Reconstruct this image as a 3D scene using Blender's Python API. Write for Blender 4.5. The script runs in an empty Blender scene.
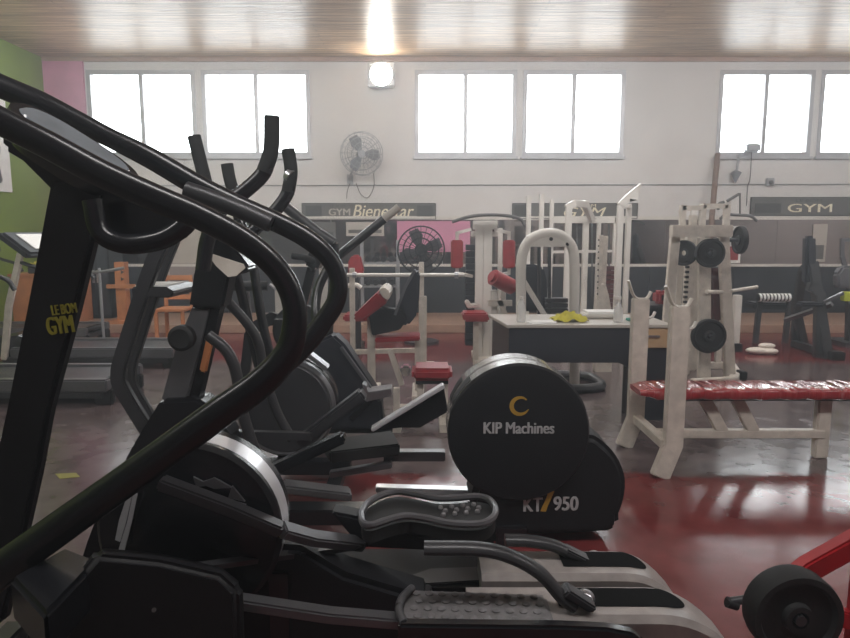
import bpy, bmesh, math, random
from mathutils import Vector as V, Matrix
random.seed(7)
PI = math.pi
SC = bpy.context.scene
COL = SC.collection
# ------------------------------------------------------------------ camera model
H, PITCH, FPX, CX, CY = 1.5, math.radians(7.6), 650.0, 425.0, 319.0
cp, sp = math.cos(PITCH), math.sin(PITCH)
def ray(px, py):
    u = (px-CX)/FPX; v = (CY-py)/FPX
    return V((u, cp+v*sp, -sp+v*cp))
def W(px, py, Y):                      # the point of a sight line at depth Y
    d = ray(px, py); t = Y/d.y
    return V((d.x*t, Y, H+d.z*t))
def F(px, py, z=0.0):                  # the point of a sight line at height z
    d = ray(px, py); t = (z-H)/d.z
    return V((d.x*t, d.y*t, z))
# ------------------------------------------------------------------ materials
def lin(c):
    return tuple(((x/255)/12.92 if x/255 <= .04045 else ((x/255+.055)/1.055)**2.4) for x in c)
def mat(name, rgb, rough=.5, metal=0., var=.12, scale=6., bump=0., bscale=40., spec=.5, coat=0., emit=0.):
    m = bpy.data.materials.new(name); m.use_nodes = True
    nt = m.node_tree; N = nt.nodes; L = nt.links
    b = N['Principled BSDF']; c = lin(rgb)
    tc = N.new('ShaderNodeTexCoord'); no = N.new('ShaderNodeTexNoise')
    no.inputs['Scale'].default_value = scale; no.inputs['Detail'].default_value = 5
    L.new(tc.outputs['Object'], no.inputs['Vector'])
    r = N.new('ShaderNodeValToRGB')
    r.color_ramp.elements[0].position = .3; r.color_ramp.elements[1].position = .7
    r.color_ramp.elements[0].color = (*[x*(1-var) for x in c], 1)
    r.color_ramp.elements[1].color = (*[min(1, x*(1+var)) for x in c], 1)
    L.new(no.outputs['Fac'], r.inputs['Fac']); L.new(r.outputs['Color'], b.inputs['Base Color'])
    b.inputs['Roughness'].default_value = rough; b.inputs['Metallic'].default_value = metal
    b.inputs['Specular IOR Level'].default_value = spec; b.inputs['Coat Weight'].default_value = coat
    if emit:
        b.inputs['Emission Color'].default_value = (*c, 1); b.inputs['Emission Strength'].default_value = emit
    if bump:
        n2 = N.new('ShaderNodeTexNoise'); n2.inputs['Scale'].default_value = bscale; n2.inputs['Detail'].default_value = 3
        L.new(tc.outputs['Object'], n2.inputs['Vector'])
        bp = N.new('ShaderNodeBump'); bp.inputs['Strength'].default_value = bump; bp.inputs['Distance'].default_value = .01
        L.new(n2.outputs['Fac'], bp.inputs['Height']); L.new(bp.outputs['Normal'], b.inputs['Normal'])
    return m
M = dict(
    black=mat('black_gloss_paint', (26, 27, 31), .25, 0, .15, 4, .02, 30, .6),
    blackmatte=mat('black_matte_plastic', (23, 23, 27), .55, 0, .15, 5, .1, 120, .35),
    rubber=mat('black_rubber', (26, 26, 28), .7, 0, .2, 10, .1, 90),
    char=mat('charcoal_paint', (60, 60, 63), .35, .2, .15, 5),
    grey=mat('grey_steel', (112, 112, 116), .34, .5, .12, 6),
    silver=mat('brushed_silver', (180, 180, 184), .28, .85, .08, 20),
    chrome=mat('chrome', (205, 205, 208), .12, 1., .03, 5),
    white=mat('white_painted_steel', (214, 210, 204), .35, 0, .06, 5),
    worn=mat('worn_white_paint', (208, 200, 190), .4, 0, .14, 14),
    red=mat('red_vinyl', (150, 50, 56), .32, 0, .14, 12, .12, 25),
    redpaint=mat('red_painted_steel', (168, 28, 36), .35, 0, .1, 6),
    maroon=mat('maroon_vinyl', (88, 46, 46), .5, 0, .15, 8),
    tan=mat('tan_laminate', (188, 156, 120), .45, 0, .1, 4),
    orange=mat('orange_wood', (188, 124, 82), .45, 0, .14, 8),
    desktop=mat('grey_laminate', (186, 180, 172), .3, 0, .06, 5),
    navy=mat('navy_panel_board', (40, 42, 50), .5, 0, .12, 3),
    gold=mat('gold_print', (190, 152, 62), .4, .2, .1, 8),
    print=mat('pale_grey_print', (178, 178, 180), .5, 0, .08, 20),
    yellow=mat('yellow_print', (138, 132, 40), .5, 0, .12, 30),
    cloth=mat('yellow_green_cloth', (186, 178, 62), .85, 0, .2, 20, .3, 60),
    wcloth=mat('white_cloth', (222, 214, 204), .85, 0, .08, 14, .3, 40),
    teal=mat('teal_cloth', (74, 140, 128), .8, 0, .15, 20),
    paper=mat('white_paper', (232, 232, 230), .7, 0, .04, 8),
    sign=mat('grey_banner_vinyl', (98, 96, 93), .5, 0, .16, 3),
    signdark=mat('dark_banner_print', (66, 65, 64), .5, 0, .1, 6),
    signlight=mat('cream_banner_print', (236, 228, 204), .5, 0, .06, 6),
    pink=mat('pink_paint', (206, 138, 168), .6, 0, .1, 3),
    wire=mat('grey_wire', (160, 162, 166), .4, .4, .08, 8),
    blade=mat('dark_grey_fan_blade', (124, 126, 132), .4, 0, .1, 8),
    cable=mat('dark_cable', (84, 82, 82), .6, 0, .1, 8),
    wood=mat('brown_wood_pole', (120, 96, 84), .5, 0, .18, 14),
    yellowtag=mat('yellow_green_tape', (190, 200, 60), .6, 0, .1, 9),
    screen=mat('grey_glossy_screen', (120, 126, 132), .08, 0, .2, 8),
    pedal=mat('worn_grey_pedal_rubber', (116, 114, 116), .5, .1, .22, 25, .2, 60),
    railmetal=mat('worn_grey_rail_paint', (150, 143, 140), .36, .0, .18, 16, .08, 40),
    darkred=mat('dark_red_skirt', (74, 34, 36), .4, 0, .15, 8),
    frame=mat('window_frame_aluminium', (176, 176, 180), .4, .3, .06, 6),
    lamp=mat('lamp_lens', (255, 252, 244), .3, 0, .02, 3, emit=70.),
)
def clear_mat():
    m = bpy.data.materials.new('clear_glass'); m.use_nodes = True
    nt = m.node_tree; N = nt.nodes; L = nt.links; N.remove(N['Principled BSDF'])
    tr = N.new('ShaderNodeBsdfTransparent'); tr.inputs[0].default_value = (.97, .98, .98, 1)
    gl = N.new('ShaderNodeBsdfGlossy'); gl.inputs['Roughness'].default_value = .05
    mx = N.new('ShaderNodeMixShader'); fr = N.new('ShaderNodeFresnel'); fr.inputs[0].default_value = 1.4
    mp = N.new('ShaderNodeMath'); mp.operation = 'MULTIPLY'; mp.inputs[1].default_value = .8
    L.new(fr.outputs[0], mp.inputs[0]); L.new(mp.outputs[0], mx.inputs[0])
    L.new(tr.outputs[0], mx.inputs[1]); L.new(gl.outputs[0], mx.inputs[2])
    L.new(mx.outputs[0], N['Material Output'].inputs[0]); return m
M['brightrim'] = mat('bright_silver_paint', (222, 222, 226), .22, .35, .05, 8)
M['rimgrey'] = mat('glossy_grey_black_rim', (128, 126, 124), .24, .3, .15, 8, coat=.5)
M['pit'] = mat('dark_recess', (14, 14, 15), .8, 0, .1, 8, spec=.1)
M['clear'] = clear_mat()
def plastic_clear():
    m = bpy.data.materials.new('clear_plastic'); m.use_nodes = True
    nt = m.node_tree; N = nt.nodes; L = nt.links; b = N['Principled BSDF']
    b.inputs['Base Color'].default_value = (.8, .8, .8, 1); b.inputs['Roughness'].default_value = .15
    no = N.new('ShaderNodeTexNoise'); no.inputs['Scale'].default_value = 8
    r = N.new('ShaderNodeMapRange'); r.inputs['To Min'].default_value = .35; r.inputs['To Max'].default_value = .5
    L.new(no.outputs['Fac'], r.inputs['Value']); L.new(r.outputs[0], b.inputs['Alpha']); return m
M['plastic'] = plastic_clear()
def floor_mat():
    m = bpy.data.materials.new('painted_concrete_floor'); m.use_nodes = True
    nt = m.node_tree; N = nt.nodes; L = nt.links; b = N['Principled BSDF']
    tc = N.new('ShaderNodeTexCoord'); sx = N.new('ShaderNodeSeparateXYZ'); L.new(tc.outputs['Object'], sx.inputs[0])
    no = N.new('ShaderNodeTexNoise'); no.inputs['Scale'].default_value = 1.3; no.inputs['Detail'].default_value = 6
    L.new(tc.outputs['Object'], no.inputs['Vector'])
    # worn grey walkway between two red painted zones, with ragged edges
    ad = N.new('ShaderNodeMath'); ad.operation = 'MULTIPLY_ADD'; ad.inputs[1].default_value = .7; L.new(no.outputs['Fac'], ad.inputs[0]); L.new(sx.outputs['Y'], ad.inputs[2])
    def step(a, b_):
        r = N.new('ShaderNodeMapRange'); r.interpolation_type = 'SMOOTHSTEP'
        r.inputs['From Min'].default_value = a; r.inputs['From Max'].default_value = b_
        L.new(ad.outputs[0], r.inputs['Value']); return r
    s1 = step(4.2, 4.27); s2 = step(7.95, 7.65)
    mu = N.new('ShaderNodeMath'); mu.operation = 'MULTIPLY'; L.new(s1.outputs[0], mu.inputs[0]); L.new(s2.outputs[0], mu.inputs[1])
    # left half of the hall is worn to brown-grey
    lx = N.new('ShaderNodeMapRange'); lx.interpolation_type = 'SMOOTHSTEP'
    lx.inputs['From Min'].default_value = -.2; lx.inputs['From Max'].default_value = -1.4; L.new(sx.outputs['X'], lx.inputs['Value'])
    ly = N.new('ShaderNodeMath'); ly.operation = 'MULTIPLY'; L.new(lx.outputs[0], ly.inputs[0]); L.new(s2.outputs[0], ly.inputs[1]); ly.use_clamp = True
    mxx = N.new('ShaderNodeMath'); mxx.operation = 'MAXIMUM'; L.new(mu.outputs[0], mxx.inputs[0]); L.new(ly.outputs[0], mxx.inputs[1])
    n3 = N.new('ShaderNodeTexNoise'); n3.inputs['Scale'].default_value = 5; n3.inputs['Detail'].default_value = 8
    L.new(tc.outputs['Object'], n3.inputs['Vector'])
    rr = N.new('ShaderNodeValToRGB'); rr.color_ramp.elements[0].position = .3; rr.color_ramp.elements[1].position = .75
    rr.color_ramp.elements[0].color = (*lin((98, 38, 40)), 1); rr.color_ramp.elements[1].color = (*lin((126, 58, 58)), 1)
    rg = N.new('ShaderNodeValToRGB'); rg.color_ramp.elements[0].position = .3; rg.color_ramp.elements[1].position = .75
    rg.color_ramp.elements[0].color = (*lin((80, 68, 69)), 1); rg.color_ramp.elements[1].color = (*lin((112, 99, 99)), 1)
    L.new(n3.outputs['Fac'], rr.inputs['Fac']); L.new(n3.outputs['Fac'], rg.inputs['Fac'])
    mc = N.new('ShaderNodeMix'); mc.data_type = 'RGBA'; L.new(mxx.outputs[0], mc.inputs['Factor'])
    L.new(rr.outputs['Color'], mc.inputs['A']); L.new(rg.outputs['Color'], mc.inputs['B'])
    L.new(mc.outputs['Result'], b.inputs['Base Color'])
    ro = N.new('ShaderNodeMapRange'); ro.inputs['To Min'].default_value = .08; ro.inputs['To Max'].default_value = .26
    L.new(n3.outputs['Fac'], ro.inputs['Value']); L.new(ro.outputs[0], b.inputs['Roughness'])
    b.inputs['Specular IOR Level'].default_value = .55
    n2 = N.new('ShaderNodeTexNoise'); n2.inputs['Scale'].default_value = 11; n2.inputs['Detail'].default_value = 4
    L.new(tc.outputs['Object'], n2.inputs['Vector'])
    bp = N.new('ShaderNodeBump'); bp.inputs['Strength'].default_value = .22; bp.inputs['Distance'].default_value = .006
    L.new(n2.outputs['Fac'], bp.inputs['Height']); L.new(bp.outputs['Normal'], b.inputs['Normal'])
    return m
def ceiling_mat():
    m = bpy.data.materials.new('varnished_plank_ceiling'); m.use_nodes = True
    nt = m.node_tree; N = nt.nodes; L = nt.links; b = N['Principled BSDF']
    tc = N.new('ShaderNodeTexCoord'); mp = N.new('ShaderNodeMapping'); mp.inputs['Scale'].default_value = (.7, 9, 1)
    L.new(tc.outputs['Object'], mp.inputs['Vector'])
    no = N.new('ShaderNodeTexNoise'); no.inputs['Scale'].default_value = 2.2; no.inputs['Detail'].default_value = 7; no.inputs['Distortion'].default_value = .6
    L.new(mp.outputs[0], no.inputs['Vector'])
    r = N.new('ShaderNodeValToRGB'); r.color_ramp.elements[0].position = .3; r.color_ramp.elements[1].position = .72
    r.color_ramp.elements[0].color = (*lin((150, 116, 88)), 1); r.color_ramp.elements[1].color = (*lin((214, 184, 148)), 1)
    L.new(no.outputs['Fac'], r.inputs['Fac'])
    br = N.new('ShaderNodeTexBrick'); br.inputs['Scale'].default_value = 1; br.inputs['Brick Width'].default_value = 3.1; br.inputs['Row Height'].default_value = .115
    br.inputs['Mortar Size'].default_value = .006; br.inputs['Color1'].default_value = (1, 1, 1, 1); br.inputs['Color2'].default_value = (.82, .8, .78, 1); br.inputs['Mortar'].default_value = (.38, .34, .3, 1)
    L.new(tc.outputs['Object'], br.inputs['Vector'])
    mx = N.new('ShaderNodeMix'); mx.data_type = 'RGBA'; mx.blend_type = 'MULTIPLY'; mx.inputs['Factor'].default_value = 1
    L.new(r.outputs['Color'], mx.inputs['A']); L.new(br.outputs['Color'], mx.inputs['B']); L.new(mx.outputs['Result'], b.inputs['Base Color'])
    b.inputs['Roughness'].default_value = .36
    bp = N.new('ShaderNodeBump'); bp.inputs['Strength'].default_value = .8; bp.inputs['Distance'].default_value = .02
    L.new(no.outputs['Fac'], bp.inputs['Height']); L.new(bp.outputs['Normal'], b.inputs['Normal'])
    return m
def mirror_mat():
    m = mat('aged_wall_mirror', (170, 160, 158), .06, 1., .08, 2); return m
M['mirror'] = mirror_mat()
def wrap_mat():
    m = mat('shiny_red_wrapped_vinyl', (158, 42, 48), .12, 0, .12, 10, coat=1.)
    nt = m.node_tree; N = nt.nodes; L = nt.links; b = N['Principled BSDF']
    tc = N.new('ShaderNodeTexCoord'); mp = N.new('ShaderNodeMapping'); mp.inputs['Scale'].default_value = (8, 1.4, .6); mp.inputs['Rotation'].default_value = (0, 0, .5)
    L.new(tc.outputs['Object'], mp.inputs['Vector']); n2 = N.new('ShaderNodeTexNoise'); n2.inputs['Scale'].default_value = 1.3; n2.inputs['Detail'].default_value = 3; n2.inputs['Distortion'].default_value = .8
    L.new(mp.outputs[0], n2.inputs['Vector']); bp = N.new('ShaderNodeBump'); bp.inputs['Strength'].default_value = .8; bp.inputs['Distance'].default_value = .05
    L.new(n2.outputs['Fac'], bp.inputs['Height']); L.new(bp.outputs['Normal'], b.inputs['Normal']); L.new(bp.outputs['Normal'], b.inputs['Coat Normal']); return m
M['redwrap'] = wrap_mat()
M['floor'] = floor_mat(); M['ceiling'] = ceiling_mat()
M['wall'] = mat('white_wall_paint', (216, 214, 213), .75, 0, .04, 2, .1, 30)
M['green'] = mat('lime_green_wall_paint', (122, 146, 52), .7, 0, .08, 2)
M['dullwall'] = mat('warm_grey_wall_paint', (150, 140, 138), .75, 0, .1, 1)
M['platform'] = mat('worn_wooden_platform', (170, 140, 122), .4, 0, .14, 5)
# ------------------------------------------------------------------ mesh builder
def smooth(pts, n=6):
    pts = [V(p) for p in pts]; out = []
    for i in range(len(pts)-1):
        p0 = pts[i-1] if i else pts[0]*2-pts[1]; p1, p2 = pts[i], pts[i+1]
        p3 = pts[i+2] if i+2 < len(pts) else pts[-1]*2-pts[-2]
        for k in range(n):
            t = k/n
            out.append(.5*((2*p1)+(p2-p0)*t+(2*p0-5*p1+4*p2-p3)*t*t+(3*p1-p0-3*p2+p3)*t**3))
    out.append(pts[-1]); return out
class MB:
    def __init__(s): s.bm = bmesh.new()
    def faces(s, vs, fs):
        bv = [s.bm.verts.new(v) for v in vs]
        for f in fs:
            try: s.bm.faces.new([bv[i] for i in f])
            except ValueError: pass
        return s
    def box(s, c, size, rot=None):
        x, y, z = [a/2 for a in size]; c = V(c)
        vs = [V((i*x, j*y, k*z)) for i in (-1, 1) for j in (-1, 1) for k in (-1, 1)]
        if rot is not None: vs = [rot @ v for v in vs]
        return s.faces([c+v for v in vs], [(0, 1, 3, 2), (4, 6, 7, 5), (0, 4, 5, 1), (2, 3, 7, 6), (0, 2, 6, 4), (1, 5, 7, 3)])
    def bx(s, x0, x1, y0, y1, z0, z1):
        return s.box(((x0+x1)/2, (y0+y1)/2, (z0+z1)/2), (abs(x1-x0), abs(y1-y0), abs(z1-z0)))
    def bar(s, a, b, w, h, ref=(0, 1, 0)):     # w along ref, h across
        a, b = V(a), V(b); t = (b-a).normalized(); r = V(ref)
        r = r-t*r.dot(t)
        if r.length < 1e-4: r = V((1, 0, 0))-t*t.x
        r.normalize(); n = t.cross(r)
        vs = [p+r*(i*w/2)+n*(j*h/2) for p in (a, b) for i, j in ((-1, -1), (1, -1), (1, 1), (-1, 1))]
        return s.faces(vs, [(3, 2, 1, 0), (4, 5, 6, 7)]+[(i, (i+1) % 4, (i+1) % 4+4, i+4) for i in range(4)])
    def bars(s, pts, w, h, ref=(0, 1, 0)):     # mitred rectangular tube along a path
        pts = [V(p) for p in pts]; rings = []
        for i, p in enumerate(pts):
            t0 = (p-pts[i-1]).normalized() if i else (pts[1]-p).normalized()
            t1 = (pts[i+1]-p).normalized() if i+1 < len(pts) else t0
            t = (t0+t1).normalized(); r = V(ref); r = (r-t*r.dot(t)).normalized(); n = t.cross(r)
            k = 1/max(.35, t.dot(t0))
            rings.append([p+r*(a*w/2)+n*(b*h/2*k) for a, b in ((-1, -1), (1, -1), (1, 1), (-1, 1))])
        return s.loft(rings)
    def loft(s, rings, cap=True):
        n = len(rings[0]); bv = [[s.bm.verts.new(v) for v in r] for r in rings]
        for i in range(len(bv)-1):
            for j in range(n):
                s.bm.faces.new((bv[i][j], bv[i][(j+1) % n], bv[i+1][(j+1) % n], bv[i+1][j]))
        if cap:
            s.bm.faces.new(bv[0][::-1]); s.bm.faces.new(bv[-1])
        return s
    def tube(s, pts, r, rb=None, seg=12, sm=True, ref=(0, 1, 0), n=6):
        npt = len(pts); pts = smooth(pts, n) if sm and len(pts) > 2 else [V(p) for p in pts]
        def rad(q, i):
            if not isinstance(q, (list, tuple)): return q
            f = i/(len(pts)-1)*(npt-1); k = min(int(f), npt-2); return q[k]+(q[k+1]-q[k])*(f-k)
        rb = r if rb is None else rb; rings = []
        for i, p in enumerate(pts):
            t = (pts[min(i+1, len(pts)-1)]-pts[max(i-1, 0)]).normalized()
            b = V(ref)-t*V(ref).dot(t)
            if b.length < 1e-3: b = V((1, 0, 0))-t*t.x
            b.normalize(); nn = t.cross(b)
            rings.append([p+nn*(math.cos(2*PI*k/seg)*rad(r, i))+b*(math.sin(2*PI*k/seg)*rad(rb, i)) for k in range(seg)])
        return s.loft(rings)
    def ring(s, c, R, r, axis=(0, 1, 0), seg=40, ts=8, a0=0, a1=2*PI):
        ax = V(axis).normalized(); u = ax.orthogonal().normalized() if abs(ax.y) < .99 else V((1, 0, 0)); w = ax.cross(u)
        full = abs(a1-a0-2*PI) < 1e-6; rings = []
        for i in range(seg+(0 if full else 1)):
            a = a0+(a1-a0)*i/seg; d = u*math.cos(a)+w*math.sin(a)
            rings.append([V(c)+d*(R+r*math.cos(2*PI*k/ts))+ax*(r*math.sin(2*PI*k/ts)) for k in range(ts)])
        if full: rings.append(rings[0]); return s.loft(rings, False)
        return s.loft(rings)
    def lathe(s, c, prof, axis=(0, 0, 1), seg=32):    # prof: (radius, distance along axis)
        ax = V(axis).normalized(); u = V((1, 0, 0)) if abs(ax.x) < .9 else V((0, 1, 0)); u = (u-ax*u.dot(ax)).normalized(); w = ax.cross(u)
        rings = [[V(c)+(u*math.cos(2*PI*k/seg)+w*math.sin(2*PI*k/seg))*max(r, 1e-4)+ax*h for k in range(seg)] for r, h in prof]
        return s.loft(rings)
    def cyl(s, a, b, r, r2=None, seg=20):
        a, b = V(a), V(b); return s.lathe(a, [(r, 0), (r if r2 is None else r2, (b-a).length)], b-a, seg)
    def ball(s, c, r, sc=(1, 1, 1), seg=14):
        g = bmesh.ops.create_uvsphere(s.bm, u_segments=seg, v_segments=seg//2+2, radius=r)
        for v in g['verts']: v.co = V((v.co.x*sc[0], v.co.y*sc[1], v.co.z*sc[2]))+V(c)
        return s
    def prism(s, pts, d):                            # polygon pushed along d
        a = [V(p) for p in pts]; return s.loft([a, [p+V(d) for p in a]])
    def plate(s, px, Y, th):                         # upright plate: outline facing the hall, front face at depth Y
        return s.prism([W(x, y, Y) for x, y in px], (0, th, 0))
    def build(s, name, m, parent=None, bevel=0, seg=2, sharp=38):
        bm = s.bm; bmesh.ops.recalc_face_normals(bm, faces=bm.faces)
        if bevel:
            ed = [e for e in bm.edges if len(e.link_faces) == 2 and e.calc_face_angle(0) > .6]
            if ed: bmesh.ops.bevel(bm, geom=ed, offset=bevel, segments=seg, affect='EDGES', clamp_overlap=True)
        me = bpy.data.meshes.new(name)
        off = V(parent.matrix_world_loc) if False else (V(parent['_o']) if parent is not None and '_o' in parent else V((0, 0, 0)))
        for v in bm.verts: v.co -= off
        bm.to_mesh(me); bm.free()
        for p in me.polygons: p.use_smooth = True
        me.set_sharp_from_angle(angle=math.radians(sharp))
        me.materials.append(M[m] if isinstance(m, str) else m)
        o = bpy.data.objects.new(name, me); COL.objects.link(o)
        if parent is not None:
            o.parent = parent; o['_o'] = tuple(off)
        return o
ALL = []
def tag(o, label, cat, group=None):
    o['label'] = label; o['category'] = cat
    if group: o['group'] = group
    return o
def thing(name, label, cat, loc, group=None):
    o = bpy.data.objects.new(name, None); o.empty_display_size = .1; COL.objects.link(o)
    o.location = loc; o['_o'] = tuple(loc); ALL.append(o)
    return tag(o, label, cat, group)
def struct(o): o['kind'] = 'structure'; return o
def copy_tree(o, parent=None):
    c = o.copy(); COL.objects.link(c)
    if parent is not None: c.parent = parent
    for ch in [x for x in COL.objects if x.parent == o]: copy_tree(ch, c)
    return c
def text(name, body, c, h, m, parent, xs=1., bold=.0, shear=0, rot=0, depth=.001, width=None):
    cu = bpy.data.curves.new(name, 'FONT'); cu.body = body; cu.size = 1; cu.extrude = depth/h; cu.shear = shear
    cu.align_x = 'CENTER'; cu.align_y = 'CENTER'
    t = bpy.data.objects.new(name+'_src', cu); COL.objects.link(t)
    dg = bpy.context.evaluated_depsgraph_get(); me = bpy.data.meshes.new_from_object(t.evaluated_get(dg))
    bpy.data.objects.remove(t)
    xs_ = [v.co.x for v in me.vertices]; ys_ = [v.co.y for v in me.vertices]
    w0, h0 = max(xs_)-min(xs_), max(ys_)-min(ys_); mx, my = (max(xs_)+min(xs_))/2, (max(ys_)+min(ys_))/2
    s = h/h0; sx = (width/w0) if width else s*xs
    off = V(parent['_o']) if parent is not None and '_o' in parent else V((0, 0, 0))
    for v in me.vertices:
        x, y = (v.co.x-mx)*sx, (v.co.y-my)*s
        x, y = x*math.cos(rot)-y*math.sin(rot), x*math.sin(rot)+y*math.cos(rot)
        v.co = V(c)+V((x, -v.co.z*s, y))-off
    if bold:
        bm = bmesh.new(); bm.from_mesh(me); n0 = list(bm.verts)+list(bm.edges)+list(bm.faces)
        for k in (-1, 1):
            g = bmesh.ops.duplicate(bm, geom=n0)['geom']
            for v in g:
                if isinstance(v, bmesh.types.BMVert): v.co += V((math.cos(rot), 0, math.sin(rot)))*(k*bold*h*1.4)+V((0, .0005*k, 0))
        bm.to_mesh(me); bm.free()
    me.materials.clear(); me.materials.append(M[m])
    o = bpy.data.objects.new(name, me); COL.objects.link(o)
    if parent is not None: o.parent = parent
    return o
def pxm(Y, py=330): return (W(1, py, Y)-W(0, py, Y)).x      # metres per pixel at a depth

# ================================================================== ROOM SHELL
XL, XR, YB, YF, ZC = -6.3, 8.2, 11.2, -4.5, 4.35
struct(MB().bx(XL-.2, XR+.2, YF-.2, YB+.2, -.12, 0).build('floor', 'floor'))
struct(MB().bx(XL-.2, XR+.2, YF-.2, YB+.2, ZC, ZC+.15).build('ceiling', 'ceiling'))
struct(MB().bx(XL-.2, XL, YF-.2, YB+.2, 0, ZC).build('wall_left', 'green'))
struct(MB().bx(XR, XR+.2, YF-.2, YB+.2, 0, ZC).build('wall_right', 'wall'))
struct(MB().bx(XL, XR, YF-.2, YF, 0, ZC).build('wall_front', 'dullwall'))
WZ0, WZ1 = W(400, 155, YB).z, W(400, 72, YB).z
wpx = [(90, 195), (204, 309), (416, 515), (524, 623), (719, 811), (820, 914)]
WX = [(W(a, 113, YB).x, W(b, 113, YB).x) for a, b in wpx]
m = MB()
m.bx(XL, XR, YB, YB+.2, 0, WZ0).bx(XL, XR, YB, YB+.2, WZ1, ZC)
edges = [XL]+[x for w in WX for x in w]+[XR]
for i in range(0, len(edges), 2): m.bx(edges[i], edges[i+1], YB, YB+.2, WZ0, WZ1)
struct(m.build('wall_back', 'wall'))
for i, (a, b) in enumerate(WX):
    f = MB(); w = .045
    f.bx(a-.02, b+.02, YB-.02, YB+.05, WZ0-.03, WZ0+w).bx(a-.02, b+.02, YB-.02, YB+.05, WZ1-w, WZ1+.03)
    f.bx(a-.02, a+w, YB-.02, YB+.05, WZ0+w, WZ1-w).bx(b-w, b+.02, YB-.02, YB+.05, WZ0+w, WZ1-w)
    wo = struct(f.build('window_%d' % (i+1), 'frame', None))
    c = (a+b)/2
    MB().bx(c-.032, c+.032, YB-.012, YB+.045, WZ0+w, WZ1-w).build('mullion', 'frame', wo)
    MB().bx(a+w, b-w, YB+.018, YB+.022, WZ0+w, WZ1-w).build('pane', 'clear', wo)
    MB().bx(a-.05, b+.05, YB-.06, YB, WZ0-.07, WZ0-.03).build('sill', 'frame', wo)
# pink painted pilaster in the left corner
struct(MB().bx(W(46, 100, YB).x, W(86, 100, YB).x, YB-.05, YB, .94, ZC).build('trim_1', 'pink'))
# cornice, mirror rails, conduit
struct(MB().bx(XL, XR, YB-.06, YB, ZC-.06, ZC).build('trim_2', 'platform'))
zr = W(400, 218, YB).z; zl = W(400, 265, YB).z
struct(MB().bx(XL, XR, YB-.035, YB, zr-.03, zr+.03).build('trim_3', 'white'))
struct(MB().bx(XL, XR, YB-.05, YB, zl-.025, zl+.02).build('trim_4', 'white'))
# dado panels under the mirrors and the mirrors
zp = .12
n = 10
for i in range(n):
    a = XL+(XR-XL)*i/n; b = XL+(XR-XL)*(i+1)/n
    o = struct(MB().bx(a+.006, b-.006, YB-.04, YB, zp, zl-.025).build('trim_%d' % (5+i), 'navy', None, .004))
for i in range(7):
    a = XL+.9+(XR-XL-1.2)*i/7; b = XL+.9+(XR-XL-1.2)*(i+1)/7
    tag(MB().bx(a+.004, b-.004, YB-.02, YB-.002, zl+.02, zr-.03).build('wall_mirror', 'mirror'),
        ['mirror panel on back wall behind leftmost dark cabinet', 'mirror panel on back wall left of the pedestal fan, behind the elliptical arms',
         'mirror panel on back wall below the Bienestar banner', 'mirror panel on back wall behind the red-pad cable machine',
         'mirror panel on back wall behind the white cable crossover', 'mirror panel on back wall behind the plate machine and leaning pole',
         'rightmost mirror panel, below the right GYM banner'][i], 'mirror', 'wall mirrors along the back wall')
struct(MB().bx(XL, XR, 9.65, YB, 0, zp).build('floor_platform', 'platform', None, .008))
struct(MB().bx(XL, XL+.02, YF, YB, 0, .12).build('baseboard_left', 'dullwall'))
# pink band on the wall behind the camera (seen in the mirrors) and a door
struct(MB().bx(-1.8, 1.9, YF, YF+.03, .4, 2.3).build('trim_20', 'pink'))
d1 = struct(MB().bx(3.0, 4.1, YF, YF+.04, 0, 2.1).build('door_1', 'wood'))
MB().ball((3.12, YF+.08, 1.0), .03).build('door_knob', 'chrome', d1)
# conduit along the wall
zc_ = W(400, 186, YB).z
tag(MB().tube([(XL+.5, YB-.02, zc_), (XR-.1, YB-.02, zc_+.03)], .009, sm=False, seg=8).build('wall_conduit', 'wire'), 'thin grey conduit running along the white back wall under the windows', 'conduit')

# ================================================================== ON THE BACK WALL
def banner(px0, px1, py0, py1, label, parts):
    a, b = W(px0, py1, YB-.03), W(px1, py0, YB-.03)
    r = thing('wall_banner', label, 'banner', (a.x, YB-.03, a.z), 'gym banners on the back wall')
    MB().bx(a.x, b.x, YB-.03, YB-.005, a.z, b.z).build('panel', 'sign', r)
    f = MB(); w = .012
    f.bx(a.x, b.x, YB-.036, YB-.005, a.z, a.z+w).bx(a.x, b.x, YB-.036, YB-.005, b.z-w, b.z)
    f.bx(a.x, a.x+w, YB-.036, YB-.005, a.z, b.z).bx(b.x-w, b.x, YB-.036, YB-.005, a.z, b.z)
    f.build('border', 'signdark', r)
    for body, p0, p1, cy_, hpx, mm, kw in parts:
        l, rr = W(p0, cy_, YB-.033), W(p1, cy_, YB-.033)
        text('lettering', body, (l+rr)/2, hpx*pxm(YB), mm, r, width=rr.x-l.x, **kw)
    return r
r = banner(302, 436, 203, 219.5, 'grey banner reading GYM Bienestar on back wall under the wall fan',
       [('GYM', 329, 350, 212, 6.5, 'desktop', dict(bold=.03)), ('Bienestar', 353, 414, 211, 12, 'signlight', dict(bold=.01, shear=.25)), ('LE BOM', 330, 345, 206, 2.6, 'signdark', {})])
p = W(310, 211, YB-.04); MB().bx(W(306, 211, YB).x, W(322, 211, YB).x, YB-.038, YB-.03, p.z-.09, p.z+.09).build('picture', 'signdark', r)
p = W(425, 211, YB-.04); MB().bx(W(417, 211, YB).x, W(433, 211, YB).x, YB-.038, YB-.03, p.z-.09, p.z+.09).build('picture', 'signdark', r)
r = banner(512, 638, 203, 219, 'grey banner behind the white cable crossover frame, lettering half hidden',
       [('GYM', 564, 606, 212, 9, 'signlight', dict(shear=.3, bold=.01)), ('LE BOM', 572, 596, 205.5, 2.8, 'signlight', {})])
p = W(518, 211, YB-.04); MB().bx(W(514, 211, YB).x, W(528, 211, YB).x, YB-.038, YB-.03, p.z-.1, p.z+.1).build('picture', 'signdark', r)
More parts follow.
